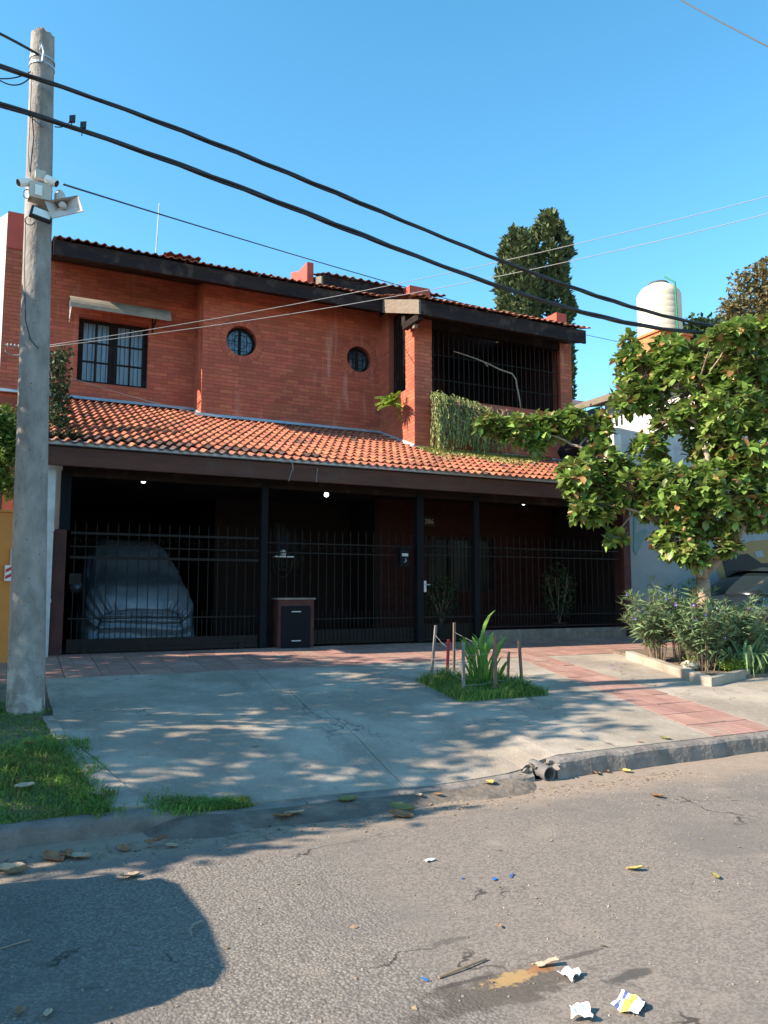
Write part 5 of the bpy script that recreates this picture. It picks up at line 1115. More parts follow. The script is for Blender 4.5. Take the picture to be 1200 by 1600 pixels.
# ---- cars: body lofted from stations (y across, x along)
def car(name, lab, x0, yc, z0, L, dirx, paint, sc=1.):
    t = thing(name, lab, 'car', (x0, yc, z0))
    st = [(0, .62, .55, .70), (.03, .78, .62, .80), (.25, .84, .70, .86), (.9, .88, .86, .90), (1.25, .89, .95, .91), (3.3, .89, .98, .91), (3.8, .86, .96, .88), (3.95, .74, .80, .78)]
    b = MB(); n = 0; vs = []
    for (x, w, h, _) in st:
        X = x0+dirx*x*L/3.95
        vs += [(X, yc-w*.94, z0+.20), (X, yc-w, z0+.42), (X, yc-w*.98, z0+h*.85), (X, yc-w*.86, z0+h), (X, yc, z0+h+.03), (X, yc+w*.86, z0+h), (X, yc+w*.98, z0+h*.85), (X, yc+w, z0+.42), (X, yc+w*.94, z0+.20)]
    b.add(vs, [(i*9+k, i*9+k+1, (i+1)*9+k+1, (i+1)*9+k) for i in range(len(st)-1) for k in range(8)]+[tuple(range(9)), tuple((len(st)-1)*9+k for k in range(9))]+[(i*9, i*9+8, (i+1)*9+8, (i+1)*9) for i in range(len(st)-1)])
    o = b.build('body', paint, t, True); m = o.modifiers.new('s', 'SUBSURF'); m.levels = 2; m.render_levels = 2
    gl = [(1.15, .80, .93), (1.85, .68, 1.38), (2.3, .66, 1.46), (3.1, .66, 1.45), (3.45, .68, 1.36), (3.82, .78, .95)]; vs = []
    for (x, w, h) in gl:
        X = x0+dirx*x*L/3.95; vs += [(X, yc-.80, z0+.92), (X, yc-lerp(.80, w, .9), z0+h*.96), (X, yc-w*.8, z0+h), (X, yc, z0+h+.02), (X, yc+w*.8, z0+h), (X, yc+lerp(.80, w, .9), z0+h*.96), (X, yc+.80, z0+.92)]
    b = MB(); b.add(vs, [(i*7+k, i*7+k+1, (i+1)*7+k+1, (i+1)*7+k) for i in range(5) for k in range(6)]+[tuple(range(7)), tuple(35+k for k in range(7))])
    cg = b.build('cabin_glass', 'car_glass', t, True); cm_ = cg.modifiers.new('s', 'SUBSURF'); cm_.levels = 1; cm_.render_levels = 1
    b = MB(); vs = []
    for (x, w, h) in gl[1:5]:
        X = x0+dirx*x*L/3.95; vs += [(X, yc-w*.95, z0+h*.97), (X, yc-w*.75, z0+h+.012), (X, yc, z0+h+.035), (X, yc+w*.75, z0+h+.012), (X, yc+w*.95, z0+h*.97)]
    b.add(vs, [(i*5+k, i*5+k+1, (i+1)*5+k+1, (i+1)*5+k) for i in range(3) for k in range(4)]); b.build('roof_panel', paint, t, True)
    for x in (.72, 3.15):
        for s_ in (-1, 1):
            X = x0+dirx*x*L/3.95; b = MB(); b.lathe((X, yc+s_*.80-.09, z0+.30), [(.2, 0), (.28, .01), (.30, .05), (.30, .13), (.28, .17), (.2, .18)], 24, 'y'); w_ = b.build('wheel', 'tyre', t)
            b = MB(); b.lathe((X, yc+s_*.80+(.075 if s_ > 0 else -.095), z0+.30), [(.19, 0), (.17, .02), (.05, .02)], 16, 'y'); b.build('rim', 'zinc', w_)
    for s_ in (-1, 1):
        X = x0+dirx*.10; b = MB(); b.obox((X, yc+s_*.62, z0+.62), (.05, 0, 0), (0, .14, 0), (0, 0, .06)); b.build('headlight', 'lamp_glass', t)
        X = x0+dirx*(L-.10); b = MB(); b.obox((X, yc+s_*.66, z0+.78), (.05, 0, 0), (0, .09, 0), (0, 0, .11)); b.build('tail_light', 'sign_red', t)
        X = x0+dirx*1.35*L/3.95; b = MB(); b.obox((X, yc+s_*.98, z0+.96), (.05, 0, 0), (0, .09, 0), (0, 0, .06)); mod_bevel(b.build('mirror', paint, t), .02)
    return t
car('parked_car', 'grey hatchback parked at the kerb left of the concrete pole', -4.72, 3.98, 0, 4.0, 1, 'car_paint_grey')
cz = at(1180, 925, 11.2); car('dark_car', 'black car parked before the mural wall behind the shrubs', 12.05, 11.25, .58, 4.1, 1, 'car_paint_black')
# ================================================================ TREES AND PLANTS
def dist_of(p): return p.x*math.sin(HEAD)+p.y*math.cos(HEAD)
def limb(b, p, q, r0, r1, sag=.1, n=7):
    p, q = Vector(p), Vector(q); L = (q-p).length; off = Vector(rng.normal(size=3))*L*sag*.5; off.z = abs(off.z)*.6
    pts = [p.lerp(q, i/n)+off*math.sin(PI*i/n)+Vector(rng.normal(size=3))*L*.012*(0 < i < n) for i in range(n+1)]
    b.tube(pts, [lerp(r0, r1, i/n) for i in range(n+1)], 8); return pts
# ---- magnolia
mg = thing('magnolia_tree', 'broad-leaved magnolia tree with glossy green leaves beside the mural wall', 'tree', (9.95, 8.75, .4))
tb0 = Vector((9.95, 8.75, .38)); fork = at(1098, 905, 8.75)
b = MB(); limb(b, tb0, fork, .13, .10, .05)
LOBES = [(1152, 522, 34, 20, 8.05, 20), (1200, 518, 30, 24, 7.95, 22), (1120, 528, 20, 12, 8.1, 8), (1075, 615, 75, 62, 9.2, 80), (1155, 590, 75, 80, 8.8, 110), (1240, 600, 80, 110, 8.5, 70), (1005, 585, 45, 45, 9.6, 42), (985, 625, 38, 28, 9.5, 22), (985, 550, 26, 30, 9.7, 15), (1050, 555, 42, 34, 9.3, 34),
         (1125, 540, 48, 30, 9., 34), (1180, 525, 40, 30, 9., 26), (1110, 690, 45, 40, 8.9, 44), (1170, 700, 60, 60, 8.4, 80), (1120, 780, 80, 62, 8.6, 120), (1045, 775, 62, 52, 8.9, 72), (985, 760, 50, 45, 9.2, 52), (1015, 700, 32, 24, 9.3, 16),
         (930, 790, 48, 28, 9.3, 46), (905, 745, 36, 32, 9.4, 34), (940, 720, 36, 30, 9.5, 26), (1185, 785, 50, 42, 8.3, 46), (1060, 845, 45, 28, 8.7, 32), (1085, 868, 34, 20, 8.5, 18), (1138, 852, 28, 16, 8.4, 12), (1250, 740, 60, 80, 8.3, 50), (935, 665, 22, 30, 9.7, 16),
         (765, 662, 26, 17, 10.3, 16), (805, 672, 30, 24, 10.2, 24), (850, 668, 34, 26, 10.1, 30), (890, 660, 34, 26, 9.9, 30), (835, 695, 20, 12, 10.1, 10), (1145, 640, 60, 50, 8.4, 50), (1040, 660, 26, 20, 9.1, 8), (965, 840, 18, 12, 9.4, 5)]
RP, RD, RL = [], [], []
limbs = []
for (x, y, rx, ry, Y, nn) in LOBES:
    nn = int(nn*1.9)
    c = at(x, y, Y); k = dist_of(c)/1206; R3 = np.array([rx*k, (rx+ry)/2*k*.9, ry*k])
    d = rdir(nn); r = rng.uniform(.25, 1, nn)**.5; P = np.array(c)+d*R3*r[:, None]; RP.append(P); D = d*.9+rng.normal(size=(nn, 3))*.35; D[:, 2] += .45; D[:, 0] -= .1; RD.append(D)
    limbs.append((c, P))
RP = np.vstack(RP); RD = np.vstack(RD); RD /= np.linalg.norm(RD, axis=1)[:, None]
# limbs: fork -> four main, lobes attach to the nearest main limb point
mains = [limb(b, fork, at(1105, 760, 8.7), .085, .05), limb(b, fork, at(1050, 850, 8.9), .06, .045, .02), limb(b, fork+Vector((0, 0, .05)), at(1175, 790, 8.5), .07, .04)]
mains.append(limb(b, mains[0][-1], at(1085, 620, 9.1), .05, .028)); mains.append(limb(b, mains[0][-1], at(1165, 610, 8.8), .05, .028)); mains.append(limb(b, mains[1][-1], at(990, 770, 9.2), .045, .03)); mains.append(limb(b, mains[5][-1], at(930, 715, 9.6), .035, .024)); mains.append(limb(b, mains[6][-1], at(860, 680, 10.0), .028, .016)); mains.append(limb(b, mains[5][3], at(925, 785, 9.3), .03, .016)); mains.append(limb(b, mains[3][4], at(1000, 600, 9.6), .03, .018)); mains.append(limb(b, mains[2][-1], at(1240, 700, 8.4), .04, .025)); mains.append(limb(b, mains[7][-1], at(765, 662, 10.3), .016, .009))
allp = [p for m in mains for p in m]
for (c, P) in limbs:
    s_ = min(allp, key=lambda p: (p-c).length); pts = limb(b, s_, c, .018, .010, .15, 5)
    for q in P[::2]:
        q = Vector(q); a = min(pts, key=lambda p: (p-q).length); b.tube([a, a.lerp(q, .5)+Vector((0, 0, .03)), q], [.008, .006, .004], 4, False)
b.build('trunk', 'bark_pale', mg, True)
MS = []
for p, d in zip(RP, RD):
    n = rng.integers(6, 10); d = Vector(d); a = d.orthogonal().normalized(); c_ = d.cross(a); ph = rng.uniform(0, 6.28)
    P, D = [], []
    for k in range(n):
        t = ph+k*2.4; sp = rng.uniform(.75, 1.5); v = d*math.cos(sp)+(a*math.cos(t)+c_*math.sin(t))*math.sin(sp); P.append(p-np.array(d)*rng.uniform(0, .07)); D.append(v)
    MS.append(frames(P, D, rng.uniform(.125, .205, n), rng.uniform(-.5, .5, n)))
MS = np.vstack(MS); dd = np.linalg.norm(MS[:, :3, 3]-np.array([0, 0, EYE]), axis=1)*rng.uniform(.9, 1.1, len(MS)); o_ = np.argsort(dd)
inview = [i for i in o_ if MS[i, 0, 3]/MS[i, 1, 3] < 1.30]; first = inview[:290]; fs_ = set(first)
lm = MB(); lm.add(LEAF_V, LEAF_F); leafme = lm.mesh('leaf', 'leaf_magnolia', True); inv = world(mg).inverted()
for i in first:
    o = bpy.data.objects.new('leaf', leafme); COL.objects.link(o); o.parent = mg; o.matrix_parent_inverse = inv; o.matrix_basis = Matrix(MS[i].tolist())
rest = [i for i in range(len(MS)) if i not in fs_]
rust = [i for i in rest if rng.random() < .06]; rs_ = set(rust); green = [i for i in rest if i not in rs_]
stuff(scatter('foliage', LEAF_V, LEAF_F, MS[green], 'leaf_magnolia', mg, True)); stuff(scatter('rusty_foliage', LEAF_V, LEAF_F, MS[rust], 'leaf_rust', mg, True))
cone = MB(); cone.lathe((0, 0, 0), [(.006, -.01), (.022, .02), (.026, .045), (.016, .075), (.003, .09)], 8); cme = cone.mesh('seed_cone', 'seed_cone', True)
for i in rng.choice(len(RP), 70, replace=False):
    o = bpy.data.objects.new('seed_cone', cme); COL.objects.link(o); o.parent = mg; o.matrix_parent_inverse = inv; d = Vector(RD[i]); o.matrix_basis = Matrix.Translation(RP[i]+RD[i]*.02) @ d.to_track_quat('Z', 'Y').to_matrix().to_4x4()
# bare twigs poking out of the crown
b = MB()
for (x, y, x2, y2) in ((985, 580, 968, 492), (975, 535, 980, 498), (992, 570, 990, 530)):
    limb(b, at(x, y, 9.6), at(x2, y2, 9.7), .008, .003, .06, 4)
b.build('bare_twig', 'branch_grey', mg)
def clump_crown(parent, centers, rr, per, m, s, base=(OVAL_V, OVAL_F), up=.2, name='foliage', flat=.8):
    P, D = [], []
    for c in centers:
        d = rdir(per); r = rng.uniform(.1, 1, per)[:, None]**.5; P.append(np.array(c)+d*np.array([rr, rr, rr*flat])*r*rng.uniform(.7, 1.25)); D.append(rdir(per, up)+d*.7)
    P = np.vstack(P); D = np.vstack(D); n = len(P)
    return stuff(scatter(name, *base, frames(P, D, rng.uniform(.7, 1.3, n)*s, rng.uniform(-1.2, 1.2, n)), m, parent))
# ---- twin cypresses
for (cx_, w, ytop, Y, lab) in ((806, 36, 357, 30, 'shorter dark green cypress, left one of the touching pair behind the roof'), (857, 38, 331, 30.6, 'taller dark green cypress, right one of the touching pair behind the roof')):
    top = at(cx_, ytop, Y); k = dist_of(top)/1206; r = w*k; t = thing('cypress_tree', lab, 'tree', (top.x, Y, .6)); b = MB(); b.tube([(top.x, Y, .5), (top.x, Y, top.z-1.5)], [.25, .05], 8); b.build('trunk', 'bark', t)
    P, D = [], []
    for i in range(1000):
        h = rng.uniform(0, 1)**.8; z = lerp(top.z, 6, h); f = min(1, (h/.10)**.5 if h < .10 else 1)*(.9+.13*math.sin(z*1.9+cx_)); a = rng.uniform(0, 2*PI)
        c = np.array([top.x+math.cos(a)*r*f*rng.uniform(.65, .95), Y+math.sin(a)*r*f*.9*rng.uniform(.65, .95), z-.3])
        n = 34; d = rdir(n); P.append(c+d*np.array([.20, .20, .42])*rng.uniform(0, 1, (n, 1))**.5); q = rdir(n, 1.1)+np.array([math.cos(a), math.sin(a), 0])*.35; D.append(q)
    P = np.vstack(P); D = np.vstack(D); stuff(scatter('foliage', OVAL_V, OVAL_F, frames(P, D, rng.uniform(.2, .4, len(P)), rng.uniform(-1, 1, len(P)), rng.uniform(.22, .34, len(P))), 'leaf_cypress', t))
# ---- tall tree with brownish leaves, upper right
def tree_px(name, lab, lobes, Y, base, per, m, s, rr, trunk='bark', n_k=1.):
    c0 = at(lobes[0][0], lobes[0][1], Y); t = thing(name, lab, 'tree', (c0.x, Y, base)); b = MB(); top = Vector((c0.x, Y, c0.z)); limb(b, (c0.x, Y, base), top, .22, .1, .03)
    C_ = []
    for (x, y, rx, ry, n) in lobes:
        c = at(x, y, Y); k = dist_of(c)/1206; d = rdir(n); C_.append(np.array(c)+d*np.array([rx*k, (rx+ry)/2*k, ry*k])*rng.uniform(.3, 1, (n, 1))**.5)
        limb(b, top-Vector((0, 0, 1.)), c, .07, .03)
        for q in C_[-1][::3]: b.tube([c, Vector(q)], [.02, .008], 4, False)
    b.build('trunk', trunk, t); clump_crown(t, np.vstack(C_), rr, per, m, s); return t
tree_px('plane_tree', 'tree with brownish olive leaves behind the magnolia, top right', [(1190, 520, 50, 55, 46), (1180, 450, 30, 32, 22), (1150, 485, 18, 16, 9), (1195, 425, 18, 12, 8), (1230, 470, 50, 60, 40), (1142, 505, 12, 8, 4), (1240, 560, 50, 60, 30)], 17.5, .6, 44, 'leaf_brownish', .17, .42)
tree_px('background_tree', 'dark green round tree far behind the water tank', [(1090, 530, 40, 22, 60), (1130, 535, 30, 22, 40)], 30, .6, 60, 'leaf_dark', .3, .8)
# ---- street trees left of the picture, whose crowns dapple the drive
def street_tree(lab, x, y, cz, rad3, ncl, per, s, cr=.42, sh=0.):
    t = thing('street_tree', lab, 'tree', (x, y, .3)); b = MB(); f = Vector((x+.1, y, cz-rad3[2]*.9)); limb(b, (x, y, .15), f, .2, .15, .03)
    d = rdir(ncl); C_ = np.array([x, y, cz])+d*np.array(rad3)*rng.uniform(.15, 1, (ncl, 1))**.45
    C_[:, 1] += (C_[:, 2]-cz)*sh
    for q in C_[::4]: limb(b, f, q, .05, .012, .12, 5)
    b.build('trunk', 'bark', t); clump_crown(t, C_, cr, per, 'leaf_street', s, base=(LEAF_V, LEAF_F)); return t
street_tree('leafy street tree standing beside the grey hatchback', -5.2, 8.85, 5.2, (2.8, 3.1, 2.25), 225, 50, .17, sh=.62)
street_tree('low young street tree nearest the kerb by the grey hatchback', -4.3, 5.75, 3.3, (1.5, .55, .8), 40, 46, .15, .34)
street_tree('smaller street tree in front of the orange wall', -6.2, 10.9, 4.9, (2.6, 2.2, 1.6), 120, 50, .17)
street_tree('leafy street tree furthest to the left along the pavement', -9.6, 10.2, 5.6, (2.4, 2.6, 1.6), 60, 40, .17)
street_tree('leafy street tree across the road behind the viewer', 2.5, -8.2, 5.6, (3, 2.6, 2.0), 90, 40, .2)
# ---- left hedge, vine, roof plant
hd = thing('hedge', 'bright yellow-green hedge above the orange wall', 'hedge', (-.6, 12.6, .6))
C_ = []
for (x, y, rx, ry, n) in ((2, 675, 22, 40, 40), (8, 735, 18, 50, 40), (-30, 700, 30, 70, 40)):
    c = at(x, y, 12.5); k = dist_of(c)/1206; d = rdir(n); C_.append(np.array(c)+d*np.array([rx*k, .3, ry*k])*rng.uniform(.3, 1, (n, 1))**.5)
clump_crown(hd, np.vstack(C_), .16, 46, 'leaf_hedge', .075); b = MB(); 
for k in range(5): b.tube([(-.8+.2*k, 12.5, .6), (-.8+.2*k, 12.5, 3.2)], .03, 6)
b.build('stem', 'bark', hd)
vn = thing('climbing_plant', 'dark slender climbing plant beside the pole on the upper wall', 'plant', at(88, 690, 13.2)); C_ = []
for i in range(44): y = lerp(548, 690, i/43); c = at(86+6*math.sin(i)+lerp(0, 6, i/43), y, 13.4-.8*i/43); C_.append(np.array(c)+rng.normal(size=3)*.05)
clump_crown(vn, C_, .13, 34, 'leaf_dark', .075); b = MB(); b.tube([Vector(c) for c in C_[::6]][::-1], .012, 5); b.build('stem', 'dry_stem', vn)
rp = thing('roof_plant', 'low grey-green plant growing in the gutter beside the pole', 'plant', at(95, 688, 11.9)); P, D = [], []
for i in range(160): c = at(rng.uniform(80, 118), rng.uniform(682, 692), 11.9); P.append(c); D.append((rng.normal()*.8, -.2+rng.normal()*.4, rng.uniform(.1, 1)))
stuff(scatter('foliage', THIN_V, THIN_F, frames(P, D, rng.uniform(.10, .24, 160), None), 'leaf_dark', rp))
# ---- hanging plant over the balcony parapet
hp = thing('hanging_plant', 'green stringy plant trailing from the balcony parapet onto the tiles', 'plant', at(710, 620, 13.8))
def strands(x0, x1, ytop, ybot, n, Yf, m, name):
    V, F = [], []; n0 = 0
    for i in range(n):
        u = rng.uniform(); x = lerp(x0, x1, u); yt = ytop(x)+rng.uniform(-4, 5); yb_ = ybot(x)-abs(rng.normal())*38*(1+max(0, x-740)/60); p = at(x, yt, Yf); q = at(x+rng.normal()*3, max(yb_, yt+12), Yf-.06); out = rng.uniform(.05, .30); w = rng.uniform(.008, .014); px_ = rng.uniform(0, 6)
        m_ = 9; pts = []
        for k in range(m_):
            t = k/(m_-1); z = lerp(p.z, q.z, t)+.05*math.sin(min(1, t*3)*PI)*(1-t); pts.append(Vector((lerp(p.x, q.x, t)+.025*math.sin(px_+t*7), lerp(p.y, q.y, t)-out*math.sin(min(1, t*2.2)*PI/2)+.02*math.sin(px_*2+t*9), z)))
        a = rng.uniform(0, PI); o = Vector((math.cos(a), math.sin(a), 0))*w; o2 = Vector((-math.sin(a), math.cos(a), .3))*w
        for k in range(m_-1):
            j1 = 1+.5*math.sin(k*2.7+px_); V += [pts[k]-o, pts[k]+o*j1, pts[k+1]+o2, pts[k+1]-o2*j1]; F.append((n0, n0+1, n0+2, n0+3)); n0 += 4
            V += [pts[k]-o2, pts[k]+o2, pts[k]+Vector((rng.normal()*.03, rng.normal()*.02-.015, -.045)), pts[k]+Vector((rng.normal()*.02, -.01, -.03))]; F.append((n0, n0+1, n0+2, n0+3)); n0 += 4
    stuff(link(name, np_mesh(name, [tuple(v) for v in V], F, m), hp))
strands(673, 742, lambda x: lerp(614, 632, (x-673)/69), lambda x: 706+8*math.sin(x*.3), 330, 13.88, 'hanging_stem', 'trailing_stems')
strands(735, 800, lambda x: lerp(632, 668, (x-735)/65), lambda x: 716+6*math.sin(x*.4), 210, 13.88, 'hanging_stem', 'trailing_stems')
strands(672, 800, lambda x: 622+.2*(x-672), lambda x: 690+10*math.sin(x*.5), 120, 13.86, 'dry_stem', 'dry_stems')
P = []; 
for i in range(9000):
    x = rng.uniform(7.45, 10.9); e = abs(rng.normal())*.30*(1+.5*math.sin(x*2.1))*smooth((11-x)/1.5)*(1.5 if x < 9.3 else .8); y = 13.86-e; P.append((x, y, rz(y)+.05))
ms_ = stuff(blades('moss', P, rng.uniform(.02, .07, len(P)), 'moss', hp, .014, 1.2))
fn = thing('fern', 'small bright green fern growing on the balcony side sill', 'plant', at(618, 628, 14.6)); P, D, Q = [], [], []
c = at(617, 629, 14.3)
for k in range(22):
    a = k*2.4; d = Vector((math.cos(a)*.8-.5, math.sin(a)*.6, rng.uniform(-.3, .8))).normalized(); L = rng.uniform(.22, .42)
    for j in range(9):
        t = (j+1)/9; p = c+d*L*t+Vector((0, 0, -.14*t*t)); 
        for s_ in (-1, 1): P.append(p+Vector((-.05, 0, 0))); D.append(d.orthogonal().normalized()*s_+d*.5); Q.append(.13*(1-.5*t))
stuff(scatter('frond', OVAL_V, OVAL_F, frames(P, D, np.array(Q), None), 'leaf_fern', fn))
b = MB(); b.tube([at(x, y, 13.78) for x, y in ((709, 549), (725, 554), (745, 561), (762, 568), (780, 577), (800, 584), (806, 593), (808, 606), (811, 620), (814, 640))], [.008, .012, .014, .015, .017, .018, .019, .018, .017, .015], 7)
b.tube([at(757, 566, 13.78), at(762, 573, 13.76)], .012, 5); tag(b.build('dry_branch', 'branch_grey', smooth=True), 'pale crooked branch leaning against the balcony bars', 'branch')

# ================================================================ PLANTED SQUARE IN THE DRIVE
BQ = [(4.70, 7.66), (5.82, 7.66), (5.95, 8.88), (4.82, 8.88)]
def inbed(u, v): return (lerp(lerp(4.70, 5.82, u), lerp(4.82, 5.95, u), v), lerp(7.66, 8.88, v))
b = MB(); n = 8; b.add([(*inbed(i/n, j/n), sz(*inbed(i/n, j/n))-.02+.02*math.sin(i*2.1)*math.sin(j*1.7)) for j in range(n+1) for i in range(n+1)], [(j*(n+1)+i, j*(n+1)+i+1, (j+1)*(n+1)+i+1, (j+1)*(n+1)+i) for j in range(n) for i in range(n)])
struct(b.build('bed_soil', 'soil'))
P = [];
for i in range(5200):
    u, v = rng.uniform(-.06, 1.05), rng.uniform(-.05, 1.04); x, y = inbed(u, v); P.append((x, y, sz(x, y)-.02))
P = np.array(P); h = rng.uniform(.06, .19, len(P))*(1+.5*np.sin(P[:, 0]*7)*np.sin(P[:, 1]*9)); gb = stuff(blades('grass_tuft', P, h, 'grass', None, .006, .7)); tag(gb, 'rough green grass filling the square bed in the drive', 'grass')
cp = onG(745, 1060); cn = thing('canna_plant', 'broad-leaved green canna plant standing in the square grass bed', 'plant', (5.42, 8.35, .36)); P, D, Q, Wd_ = [], [], [], []
BL_V = [(0, 0, 0), (-.12, .25, .04), (0, .27, 0), (.12, .25, .04), (-.15, .55, .03), (0, .57, -.03), (.15, .55, .03), (-.09, .8, -.02), (0, .82, -.07), (.09, .8, -.02), (0, 1, -.16)]
BL_F = [(0, 2, 1), (0, 3, 2), (1, 2, 5), (1, 5, 4), (2, 3, 6), (2, 6, 5), (4, 5, 8), (4, 8, 7), (5, 6, 9), (5, 9, 8), (7, 8, 10), (8, 9, 10)]
BL_V = [(x*.72, y, z) for x, y, z in BL_V]; cme_ = MB(); cme_.add(BL_V, BL_F); cleaf = cme_.mesh('leaf', 'leaf_canna', True); b = MB()
for k in range(44):
    a = k*2.399; r = .02+.012*k*.6; base = Vector((5.40+.5*r*math.cos(a)+rng.normal()*.05, 8.33+.5*r*math.sin(a)+rng.normal()*.05, .37)); hgt = rng.uniform(.05, .42); st = base+Vector((.15*math.cos(a)*hgt, .15*math.sin(a)*hgt, hgt)); b.tube([base, st], .008, 5)
    d = Vector((math.cos(a)*.45, math.sin(a)*.45, 1.1)); L = rng.uniform(.22, .34); 
    if k == 3: d = Vector((.32, 0, 1)); L = .50; st = base+Vector((0, 0, .5))
    M = frames([st], [d], L, np.array([rng.uniform(-1, 1)]))[0]; o = bpy.data.objects.new('leaf', cleaf); COL.objects.link(o); o.parent = cn; o.matrix_parent_inverse = world(cn).inverted(); o.matrix_basis = Matrix(M.tolist())
b.build('stem', 'leaf_canna', cn)
def stake(xb, yb_, xt, yt, m, lab, r=.018):
    p = onG(xb, yb_); q = at(xt, yt, p.y); b = MB(); b.obox((p+q)/2-Vector((0, 0, .03)), Vector((r, 0, 0)), Vector((0, r*.7, 0)), (q-p)/2+Vector((0, 0, .03))); return mod_bevel(tag(b.build('wooden_stake', m), lab, 'stake', 'stakes around the planted square'), .003), p, q
st = [stake(674, 1052, 681, 977, 'stake_grey', 'grey weathered stake at the left corner of the planted square'), stake(698, 1058, 701, 999, 'stake_red', 'short red painted stake among the wooden ones'),
      stake(709, 1048, 710, 973, 'stake_wood', 'tall brown stake just right of the red one'), stake(724, 1088, 724, 1003, 'stake_grey', 'grey stake at the near left of the square, in front of the canna'),
      stake(774, 1082, 773, 993, 'stake_wood', 'pale thick stake at the near side of the square, right of the canna', .022), stake(793, 1060, 795, 1018, 'stake_wood', 'shortest dark stake at the back right of the square'), stake(816, 1070, 811, 1001, 'stake_wood', 'dark stake at the far right corner of the square')]
b = MB()
for i, j, k in ((0, 1, .8), (1, 4, .75), (0, 3, .3), (4, 6, .75), (3, 4, .2), (4, 6, .2), (3, 4, .75), (2, 5, .8)):
    p = st[i][1].lerp(st[i][2], k); q = st[j][1].lerp(st[j][2], k*.95); mid = (p+q)/2-Vector((0, 0, .015)); b.tube([p, mid, q], .0022, 4)
tag(b.build('guard_string', 'pale_wire'), 'thin pale string tied from stake to stake', 'string')
# ================================================================ RIGHT PLANTER
pk = thing('planter_kerb', 'low pale concrete edging around the shrub bed', 'kerb', (9, 8.3, .4))
A_, B_, C__ = onG(1000, 1037), onG(1098, 1071), onG(1160, 1056)
A_ = A_+(A_-B_)*.28
def wallseg(p, q, w, h, name):
    p, q = Vector((p.x, p.y, 0)), Vector((q.x, q.y, 0)); d = (q-p).normalized(); nn = Vector((d.y, -d.x, 0)); b = MB(); vs = []
    if nn.x > 0: nn = -nn
    for t in np.linspace(0, 1, 6):
        c = p.lerp(q, t); c1 = c-nn*w; z0 = sz(c.x, c.y); wv = .006*math.sin(t*19); vs += [(c.x, c.y, z0-.03), (c.x, c.y, z0+h+wv), (c1.x, c1.y, z0+h+wv), (c1.x, c1.y, z0-.03)]
    b.add(vs, [(4*i+k, 4*i+(k+1) % 4, 4*i+4+(k+1) % 4, 4*i+4+k) for i in range(5) for k in range(4)]+[(0, 1, 2, 3), (20, 21, 22, 23)]); o = b.build(name, 'concrete', pk); return mod_bevel(o, .012)
wallseg(A_, B_, .14, .12, 'kerb_piece'); wallseg(B_+Vector((.005, 0, 0)), C__, -.14 if False else .12, .11, 'kerb_piece')
b = MB(); pts = [(8.55, 7.75), (9.7, 7.8), (13, 7.9), (13, 10.4), (9.35, 10.35), (9.2, 9.4)]
b.add([(x, y, sz(x, y)+.045) for x, y in pts]+[(x, y, sz(x, y)-.03) for x, y in pts], [tuple(range(6))]+[(i, i+6, (i+1) % 6+6, (i+1) % 6) for i in range(6)]); struct(b.build('planter_soil', 'soil'))
def petunia(lab, x, y, h, spread, nst, seed_fl=9, lean=(0, 0)):
    t = thing('flowering_shrub', lab, 'shrub', (x, y, sz(x, y))); z0 = sz(x, y)+.03; P, D, Q = [], [], []; b = MB(); tips = []
    for k in range(nst):
        a = rng.uniform(0, 2*PI); r0 = rng.uniform(0, .18); p0 = Vector((x+r0*math.cos(a), y+r0*math.sin(a), z0)); L = h*rng.uniform(.55, 1.05); sp = spread*rng.uniform(.2, 1.1); p1 = p0+Vector((sp*math.cos(a)+lean[0], sp*math.sin(a)+lean[1], L)); mid = p0.lerp(p1, .5)+Vector((-.25*sp*math.cos(a), -.25*sp*math.sin(a), .08*L)); pts = [p0, p0.lerp(mid, .6), mid, mid.lerp(p1, .6), p1]; b.tube(pts, [.007, .006, .005, .004, .003], 4, False); tips.append(p1)
        for j in range(26):
            t_ = rng.uniform(.18, 1.0)**.7; i = min(3, int(t_*4)); q = pts[i].lerp(pts[i+1], t_*4-i); aa = rng.uniform(0, 2*PI); P.append(q); D.append((math.cos(aa), math.sin(aa), rng.uniform(-.35, .8))); Q.append(rng.uniform(.11, .23))
        for j in range(7): aa = j*.9; P.append(p1); D.append((math.cos(aa)*.6, math.sin(aa)*.6, 1)); Q.append(rng.uniform(.08, .16))
    b.build('stem', 'dry_stem', t); stuff(scatter('foliage', THIN_V, THIN_F, frames(P, D, np.array(Q), rng.uniform(-1, 1, len(P)), np.array(Q)*1.15), 'leaf_petunia', t))
    for p in rng.permutation(len(tips))[:seed_fl]:
        p = tips[p]+Vector((rng.normal()*.06, -.05+rng.normal()*.06, rng.uniform(-.08, .05))); f = MB(); ax = Vector((rng.normal()*.5, -1, .3)).normalized(); a1 = ax.orthogonal().normalized(); a2 = ax.cross(a1); vs = [p-ax*.03]
        for k in range(10): rr_ = .030 if k % 2 == 0 else .017; vs.append(p+(a1*math.cos(k*PI/5)+a2*math.sin(k*PI/5))*rr_)
        f.add(vs, [(0, 1+k, 1+(k+1) % 10) for k in range(10)]); f.build('flower', 'flower_purple', t)
    return t
def gp(x, y): return onG(x, y)
petunia('leafy shrub with purple flowers at the left end of the planter', 9.15, 9.15, 1.02, .42, 46, 12, (-.12, 0))
petunia('tall leafy shrub with purple flowers just left of the magnolia trunk', 9.55, 8.95, 1.22, .38, 50, 12)
petunia('dense narrow-leaved shrub at the front middle of the planter', 9.25, 8.35, .92, .38, 48, 6)
petunia('narrow-leaved shrub with few flowers right of the magnolia trunk', 10.0, 8.35, 1.02, .42, 56, 6)
petunia('narrow-leaved shrub behind the strap-leaved plants, near the black car', 10.9, 8.9, .85, .45, 36, 2)
